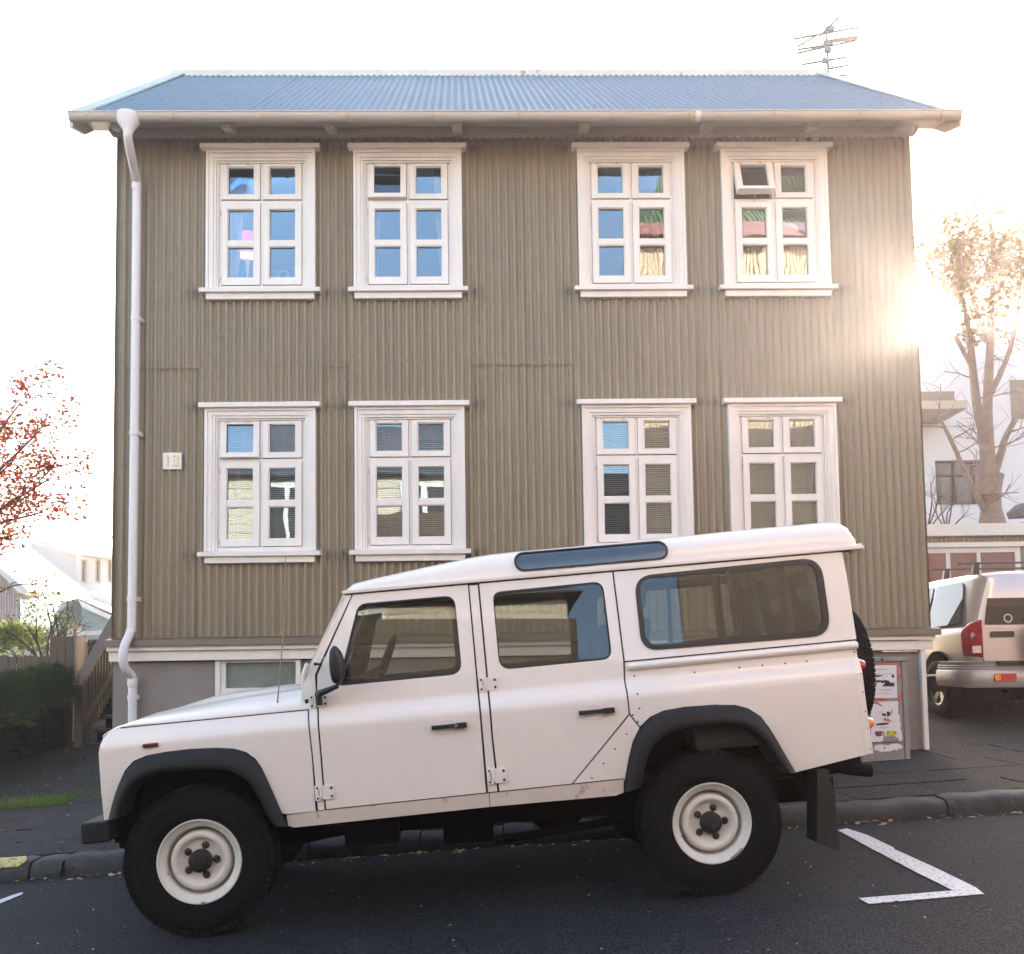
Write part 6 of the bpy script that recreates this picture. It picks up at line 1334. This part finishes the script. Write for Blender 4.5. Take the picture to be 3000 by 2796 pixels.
slab('eave_board', [LZ(1000, 600), LZ(1700, 690), LZ(1700, 730), LZ(990, 640)], [25.5]*4, (0, .5, 0), M_cream, ph)
mb = MB(); mb.tube([at(*LZ(862, 190), 31), at(*LZ(862, -60), 31)], .02, 5); mb.tube([at(*LZ(1066, 330), 30), at(*LZ(1066, 160), 30)], .015, 5); mb.tube([at(*LZ(1010, 232), 30), at(*LZ(1130, 222), 30)], .012, 5); mb.tube([at(*LZ(1040, 170), 30), at(*LZ(1110, 165), 30)], .012, 5); put(mb, 'aerial', M_metal, ph)
gh = thing('grey_roofed_house', 'house with a dark grey roof and white dormer seen just left of the corrugated house', 'house', at(300, 1600, 42)); slab('roof', [LZ(1070, 325), LZ(1700, 440), LZ(1700, 640), LZ(1350, 560)], [44, 44, 38, 38], (0, .5, -.3), M_droof, gh); slab('dormer', [LZ(1180, 395), LZ(1345, 420), LZ(1350, 560), LZ(1180, 520)], [37.8]*4, (0, 2, 0), M_white, gh)
for x0 in (1208, 1265, 1322): slab('window', [LZ(x0-5, 420), LZ(x0+6, 420), LZ(x0+6, 510), LZ(x0-5, 500)], [37.7]*4, (0, .1, 0), M_cream, gh)
slab('wall', [LZ(1300, 600), LZ(1700, 640), LZ(1700, 1400), LZ(1300, 1400)], [39]*4, (0, 2, 0), M_white, gh)
yw = thing('white_yard_wall', 'low bright white wall with a row of tiles behind the fence boards', 'wall', at(150, 1880, 16)); slab('wall', [LZ(-300, 1640), LZ(640, 1655), LZ(1480, 1610), LZ(1480, 1670), LZ(640, 1705), LZ(640, 2000), LZ(-300, 2000)], [16]*7, (0, .15, 0), M_white, yw)
tank = thing('rainwater_barrel', 'dark green barrel standing behind the side fence', 'barrel', at(300, 1960, 14)); mb = MB(); p = at(298, 1875, 14.2); mb.lathe([(0, 0), (.24, 0), (.25, -.04), (.23, -.06), (.25, -.5), (.23, -1.1)], p, (0, 0, 1), (1, 0, 0), 24); put(mb, 'barrel_body', mat('dark_green_plastic', (.03, .045, .04), .5), tank)
# ================================================================ right side: annex, white building, trees
AY = 16.2
M_ang = glass('annex_glass', (.9, .88, .88), 1.35)
M_acl = mat('light_khaki_iron', (.30, .24, .19), .45, var=.08)
an = thing('low_annex', 'low corrugated annex with a white roof edge behind the silver car', 'annex', at(2850, 2050, AY))
aL = at(2600, 1700, AY).x; aR = aL+9; zf0, zf1 = at(2850, 1572, AY).z, at(2850, 1537, AY).z
vs = []; fs = []; nn_ = int((aR-aL)/.0764*8)
for z in (-.8, zf0+.02):
    for i in range(nn_+1): x = aL+(aR-aL)*i/nn_; vs.append((x, AY-.009*cos(2*pi*x/.0764), z))
for i in range(nn_): fs.append((i, i+1, nn_+2+i, nn_+1+i))
mesh_obj('cladding_sheet', vs, fs, [True]*len(fs), M_acl, par=an, sharp=80)
mb = MB(); mb.box(aL-.05, aR, AY-.12, AY+.2, zf0, zf1); put(mb, 'roof_edge_board', M_white, an, bevel=.006)
mb = MB(); mb.box(aL, aR, AY+.02, AY+6, -.8, zf0-.02); put(mb, 'wall', M_room, an)
wt = at(2850, 1603, AY).z; wb = at(2850, 1760, AY).z; wr = at(2984, 1620, AY).x; wl = wr-2.1
mb = MB(); mb.box(wl-.06, wr+.06, AY-.10, AY, wt-.01, wt+.07); put(mb, 'window_head_board', M_white, an, bevel=.004)
mb = MB(); mb.box(wl, wr, AY-.05, AY+.01, wt-.10, wt-.01); mb.box(wr-.09, wr, AY-.05, AY+.01, wb, wt-.10); mb.box(wl, wl+.09, AY-.05, AY+.01, wb, wt-.10); mb.box(wl, wr, AY-.05, AY+.01, wb-.08, wb)
bx = [at(u, 1660, AY).x for u in (2690, 2768.5, 2782, 2859, 2871, 2951)]
for a_, b_2 in ((bx[1], bx[2]), (bx[3], bx[4])): mb.box(a_, b_2, AY-.04, AY+.01, wb, wt-.10)
wnd = put(mb, 'window', M_white, an, bevel=.004)
for a_, b_2 in ((bx[0], bx[1]), (bx[2], bx[3]), (bx[4], wr-.09)):
    mb = MB(); mb.box(a_, b_2, AY-.025, AY-.018, wb, wt-.10); put(mb, 'pane', M_ang, wnd)
M_rc = mat('red_curtain', (.42, .06, .04), .9, var=.3, vscale=12, stretch=(6, 6, .4))
mb = MB(); mb.box(wl+.1, wr-.1, AY-.012, AY-.004, wb, wt-.1); put(mb, 'red_curtain', M_rc, wnd)
# white building behind
M_wb = mat('white_rendered_wall', (.82, .78, .80), .8, var=.02); M_brn = mat('brown_window_frame', (.16, .08, .07), .6); 
WY = 24.5
wbld = thing('white_building', 'tall white rendered building with a balcony behind the annex and the big tree', 'building', at(2900, 1900, WY))
bz = at(2800, 835, WY).z; bz2 = at(2900, 960, WY).z; bxm = at(2815, 900, WY).x; bxl = at(2560, 1200, WY).x; wx0, wx1 = at(2742, 1400, WY).x, at(2892, 1400, WY).x; wz0, wz1 = at(2800, 1478, WY).z, at(2800, 1350, WY).z
mb = MB(); mb.box(bxl, wx0, WY, WY+6, -1, bz2); mb.box(wx1, bxl+16, WY, WY+6, -1, bz2); mb.box(wx0, wx1, WY, WY+6, -1, wz0); mb.box(wx0, wx1, WY, WY+6, wz1, bz2); mb.box(wx0, wx1, WY+1.2, WY+6, wz0, wz1); put(mb, 'wall', M_wb, wbld)
mb = MB(); mb.box(wx0, wx1, WY-.03, WY+.1, wz1-.04, wz1); mb.box(wx0, wx1, WY-.03, WY+.1, wz0, wz0+.05); mb.box(wx0, wx0+.05, WY-.03, WY+.1, wz0, wz1); mb.box(wx1-.05, wx1, WY-.03, WY+.1, wz0, wz1); zm = at(2800, 1393, WY).z; mb.box(wx0, wx1, WY-.03, WY+.1, zm-.025, zm+.025)
for u in (2796, 2851): x = at(u, 1400, WY).x; mb.box(x-.03, x+.03, WY-.03, WY+.1, wz0, wz1)
fw_ = put(mb, 'window', M_brn, wbld); mb = MB(); mb.box(wx0, wx1, WY+.04, WY+.06, wz0, wz1); put(mb, 'pane', mat('dim_pane', (.12, .09, .09), .25, var=.4, vscale=3, spec=.8), fw_)
u1 = at(2835, 1200, WY-1.5).x; zb0, zb1, zb2 = at(2760, 1240, WY-1.5).z, at(2760, 1192, WY-1.5).z, at(2760, 1147, WY-1.5).z
mb = MB(); mb.box(bxl, u1, WY-1.5, WY, zb1-.05, zb1+.15); put(mb, 'balcony_slab', M_cream, wbld)
mb = MB(); mb.box(bxl, u1-.3, WY-1.5, WY-1.42, zb1+.15, zb2); put(mb, 'balcony_front', M_acl, wbld)
mb = MB(); mb.box(bxl, u1-.9, WY-.5, WY, zb0, zb1-.05); put(mb, 'dark_opening', M_acl, wbld)
x2 = at(2962, 1200, WY).x; mb = MB(); mb.box(x2, x2+.9, WY-.04, WY, at(2962, 1228, WY).z, at(2962, 1115, WY).z); put(mb, 'window', M_acl, wbld)
mb = MB(); mb.box(bxl-4, bxm, WY-.9, WY, bz-.30, bz-.12)
put(mb, 'roof_edge', M_cream, wbld)
for k in range(5): mb = MB(); x = bxm-.06-k*.55; mb.box(x, x+.06, WY-.85, WY-.79, bz2-.1, bz-.30); put(mb, 'roof_post', M_cream, wbld)
rs = thing('red_shed', 'dark red shed roof peeping over the annex at the right edge', 'shed', at(2990, 1520, 20)); slab('wall', [(2935, 1540), (3200, 1500), (3200, 1560), (2935, 1560)], [20]*4, (0, .5, 0), mat('red_iron', (.22, .05, .06), .6), rs); slab('roof', [(2982, 1495), (3010, 1470), (3200, 1465), (3200, 1500), (2990, 1512)], [20.5]*5, (0, .5, 0), M_droof, rs)
# large tree
TY = 19.5
big_t = thing('large_tree', 'large old tree with a forked trunk and thin bronze foliage on the right', 'tree', at(2905, 1560, TY)-Vector((0, 0, 2.2))); mb = MB(); tips = []; rg = random.Random(9)
def TP(pts): return [at(u, v, TY+dy) for u, v, dy in pts]
M_bark2 = mat('pale_brown_bark', (.30, .21, .17), .85, var=.25, vscale=8, bump=.6, bscale=20)
tr = smooth_path([at(2905, 1560, TY)-Vector((0, 0, 2.4))]+TP([(2907, 1535, 0), (2897, 1450, 0), (2900, 1390, 0)]), 4); mb.tube(tr, [.26]*5+[.20+.01*k for k in range(len(tr)-5)], 12)
limbs = [([(2895, 1410, 0), (2890, 1330, 0), (2880, 1260, .1), (2862, 1190, .2), (2850, 1080, .3), (2835, 950, .3), (2800, 800, 0)], .15), ([(2905, 1400, 0), (2895, 1290, 0), (2893, 1180, -.2), (2900, 1050, -.3), (2905, 900, 0), (2910, 750, .2), (2900, 640, 0)], .13), ([(2910, 1400, 0), (2935, 1320, 0), (2945, 1285, 0), (2985, 1210, .2), (3050, 1100, .3), (3100, 900, .2)], .09),
         ([(2900, 1530, 0), (2872, 1470, -.1), (2830, 1390, -.2), (2795, 1310, -.2), (2760, 1240, -.3), (2740, 1225, -.3)], .075), ([(2905, 1150, 0), (2960, 1020, .2), (2990, 850, .3), (2985, 700, 0)], .06), ([(2850, 1080, .3), (2780, 950, 0), (2730, 850, -.2), (2700, 700, 0)], .05), ([(2890, 1000, 0), (2840, 850, 0), (2780, 700, 0)], .05)]
for pts, r_ in limbs:
    P = smooth_path(TP(pts), 4); mb.tube(P, [r_*(1-.75*k/len(P)) for k in range(len(P))], 8, cap=False)
    for k in range(3, len(P), 2):
        if rg.random() < .9: grow(mb, P[k], Vector((rg.gauss(0, 1), rg.gauss(0, .7), rg.uniform(-.1, .9))).normalized(), .75, .016, 1, rg, .55, [], .06, 4, 3)
for _ in range(150):
    u, v = rg.uniform(2660, 3120), rg.triangular(600, 1010, 760); top = 590+((u-2880)/230)**2*110
    if v < top: v = top+rg.uniform(0, 60)
    p = at(u, v, TY+rg.uniform(-1, 1)); grow(mb, p-Vector((rg.gauss(0, .2), 0, .45)), Vector((rg.gauss(0, .5), rg.gauss(0, .5), 1)).normalized(), .55, .010, 1, rg, .5, tips, .1, 3, 2)
put(mb, 'trunk', M_bark2, big_t)
leaves(tips, 8, .12, M_bleaf, big_t, rg, .10)
for i, (u, dv) in enumerate(((2715, 0), (2775, 10))):
    bb = at(u, 1560, 18); t, _ = shrub('twiggy_shrub', ['thin twiggy shrub close to the house corner above the annex roof', 'bare twiggy shrub below the brown window above the annex roof'][i], bb, [at(u+a, 1440+dv+b, 18) for a, b in ((-20, 0), (10, -30), (40, 10), (60, 50), (-40, 40))], M_bleaf, None, .04, 50+i, dens=0, depth=2, r0=.02, ln=.3)
# ================================================================ across the street, behind the camera (seen in the panes)
M_yel2 = mat('cream_yellow_iron', (.64, .45, .28), .6, var=.06); M_green = mat('green_iron_roof', (.10, .14, .06), .5, var=.15); M_redt = mat('red_trim', (.20, .03, .02), .5); M_planks = mat('brown_planks', (.10, .062, .038), .7, var=.25, vscale=4, stretch=(.5, .5, 6)); M_crm = mat('cream_boards', (.62, .53, .40), .6, var=.05)
OY = -4.2
def across(name, label, x0, x1, ze, zr, dep, wallm, roofm, wins, z0=-1.8):
    t = thing(name, label, 'house', ((x0+x1)/2, OY, -1.6))
    mb = MB(); mb.box(x0, x1, OY-dep, OY, z0, ze); put(mb, 'wall', wallm, t)
    mb = MB(); mb.prism([(x0-.2, OY+.45, ze-.05), (x0-.2, OY-dep/2, zr), (x0-.2, OY-dep-.4, ze-.05)], (x1-x0+.4, 0, 0)); put(mb, 'roof', roofm, t)
    for (x, z, w_, h_) in wins:
        mb = MB(); mb.box(x-w_/2, x+w_/2, OY+.02, OY+.09, z, z+h_); f_ = put(mb, 'window', M_white, t)
        for q in (-.25, .25): mb = MB(); mb.box(x+(q-.19)*w_, x+(q+.19)*w_, OY+.09, OY+.10, z+.1, z+h_-.1); put(mb, 'pane', M_dark, f_)
    return t
oa = across('cream_house_across', 'cream boarded house across the street with white windows', -15, 2.1, 4.35, 6.4, 7, M_crm, M_droof, [(x, z, 1.1, 1.4) for x in (-13.4, -10.9, -8.4, -6.6, -4.6, -1.4) for z in (.6, 2.7)])
for k in range(22): mb = MB(); mb.box(-15, 2.1, OY, OY+.02, -.2+.2*k, -.015+.2*k); put(mb, 'board', M_crm, oa)
oc = thing('brown_plank_shed', 'brown horizontal plank shed across the street, in front of the cream house', 'shed', (-.7, -3, -1.6))
mb = MB(); mb.box(-3.6, 1.85, -3.9, -2.15, -1.6, 3.1); put(mb, 'wall', M_planks, oc)
for k in range(24): mb = MB(); mb.box(-3.6, 1.85, -2.15, -2.12, -1.5+.19*k, -1.32+.19*k); put(mb, 'plank', M_planks, oc)
OY = -2.4
ob = thing('yellow_house_across', 'tall yellow corrugated house across the street with a green roof and red trim', 'house', (9, OY, -1.4))
mb = MB(); mb.prism([(3.5, OY, -1.8), (15, OY, -1.8), (15, OY-8, -1.8), (9.0, OY-8, -1.8)], (0, 0, 11.2)); put(mb, 'wall', M_yel2, ob)
mb = MB(); mb.loft([[(3.25, OY+.45, 9.3), (5.9, OY-4, 14.3), (8.7, OY-8.4, 9.3)], [(15.2, OY+.45, 9.3), (15.2, OY-4, 14.3), (15.2, OY-8.4, 9.3)]], False, True, True); put(mb, 'roof', M_green, ob)
for x in (6.6, 9.2, 11.8):
    mb = MB(); mb.box(x-.55, x+.55, OY+.02, OY+.09, 5.8, 7.3); f_ = put(mb, 'window', M_white, ob)
    for q in (-.27, .27): mb = MB(); mb.box(x+q-.2, x+q+.2, OY+.09, OY+.10, 5.9, 7.2); put(mb, 'pane', M_dark, f_)
mb = MB(); mb.box(3.2, 15.3, OY+.4, OY+.6, 9.2, 9.42); put(mb, 'eave_trim', M_redt, ob); mb = MB(); mb.box(3.45, 15, OY, OY+.1, 8.05, 8.25); put(mb, 'wall_trim', M_redt, ob)
mb = MB(); mb.box(3.45, 15, OY, OY+.06, -1.5, 5.0); put(mb, 'painted_shade_front', M_planks, ob)  # dark brown sheet stands in for shade on the lower storeys
mb = MB()
for k in range(110): x = 3.5+k*.105; mb.prism([(x-.02, OY, 5.0), (x, OY+.03, 5.0), (x+.02, OY, 5.0)], (0, 0, 4.2))
o = put(mb, 'wall_ribs', M_yel2, ob); o['kind'] = 'stuff'
mb = MB(); e0 = Vector((0, OY+.45, 9.3)); e1 = Vector((0, OY-4, 14.3))
for k in range(100): x = 3.35+k*.115; t_ = min(1, max(.05, (x-3.25)/2.65)); mb.bar(e0+Vector((x, 0, .03)), e0.lerp(e1, t_)+Vector((x, 0, .03)), .04, .04)
o = put(mb, 'roof_ribs', M_green, ob); o['kind'] = 'stuff'
OY = -4.2
OY = -20
od = across('added_dark_backdrop', 'dark house shape added far behind the camera to darken the panes', 1, 13, 7.2, 7.9, 8, mat('backdrop_dark', (.05, .055, .06), .6, var=.2), M_droof, [(x, 3.2, 1.2, 1.6) for x in (3, 6, 9, 11.5)])  # unseen, added to cover the bright sky reflected in the lower panes
OY = -4.2
of = thing('plank_fence_across', 'brown horizontal plank fence across the street', 'fence', (-8, -2.6, -1.6))
for k in range(13):
    mb = MB(); mb.box(-12, -3.7, -3.0, -2.96, -1.5+k*.15, -1.5+k*.15+.14); put(mb, 'plank', M_planks, of)
op = stripgrid('opposite_pavement', [-60, -20, 0, 20, 60], [-3.6, -2.0], lambda x, y: zroad(x, y)+.1, M_slab)

# ================================================================ thin haze volume added for the glow around the sun
mb = MB(); mb.box(-60, 62, -36, 95, -5.5, 17.5)
hm = bpy.data.materials.new('glow_haze'); hm.use_nodes = True; hn_ = hm.node_tree; hn_.nodes.clear()
ho = hn_.nodes.new('ShaderNodeOutputMaterial'); hv = hn_.nodes.new('ShaderNodeVolumePrincipled'); hv.inputs['Color'].default_value = (1.0, .90, .88, 1); hv.inputs['Density'].default_value = .0044; hv.inputs['Anisotropy'].default_value = .78
hn_.links.new(hv.outputs[0], ho.inputs['Volume'])
hz = put(mb, 'haze', hm, loc=(0, 30, 0)); hz['kind'] = 'stuff'
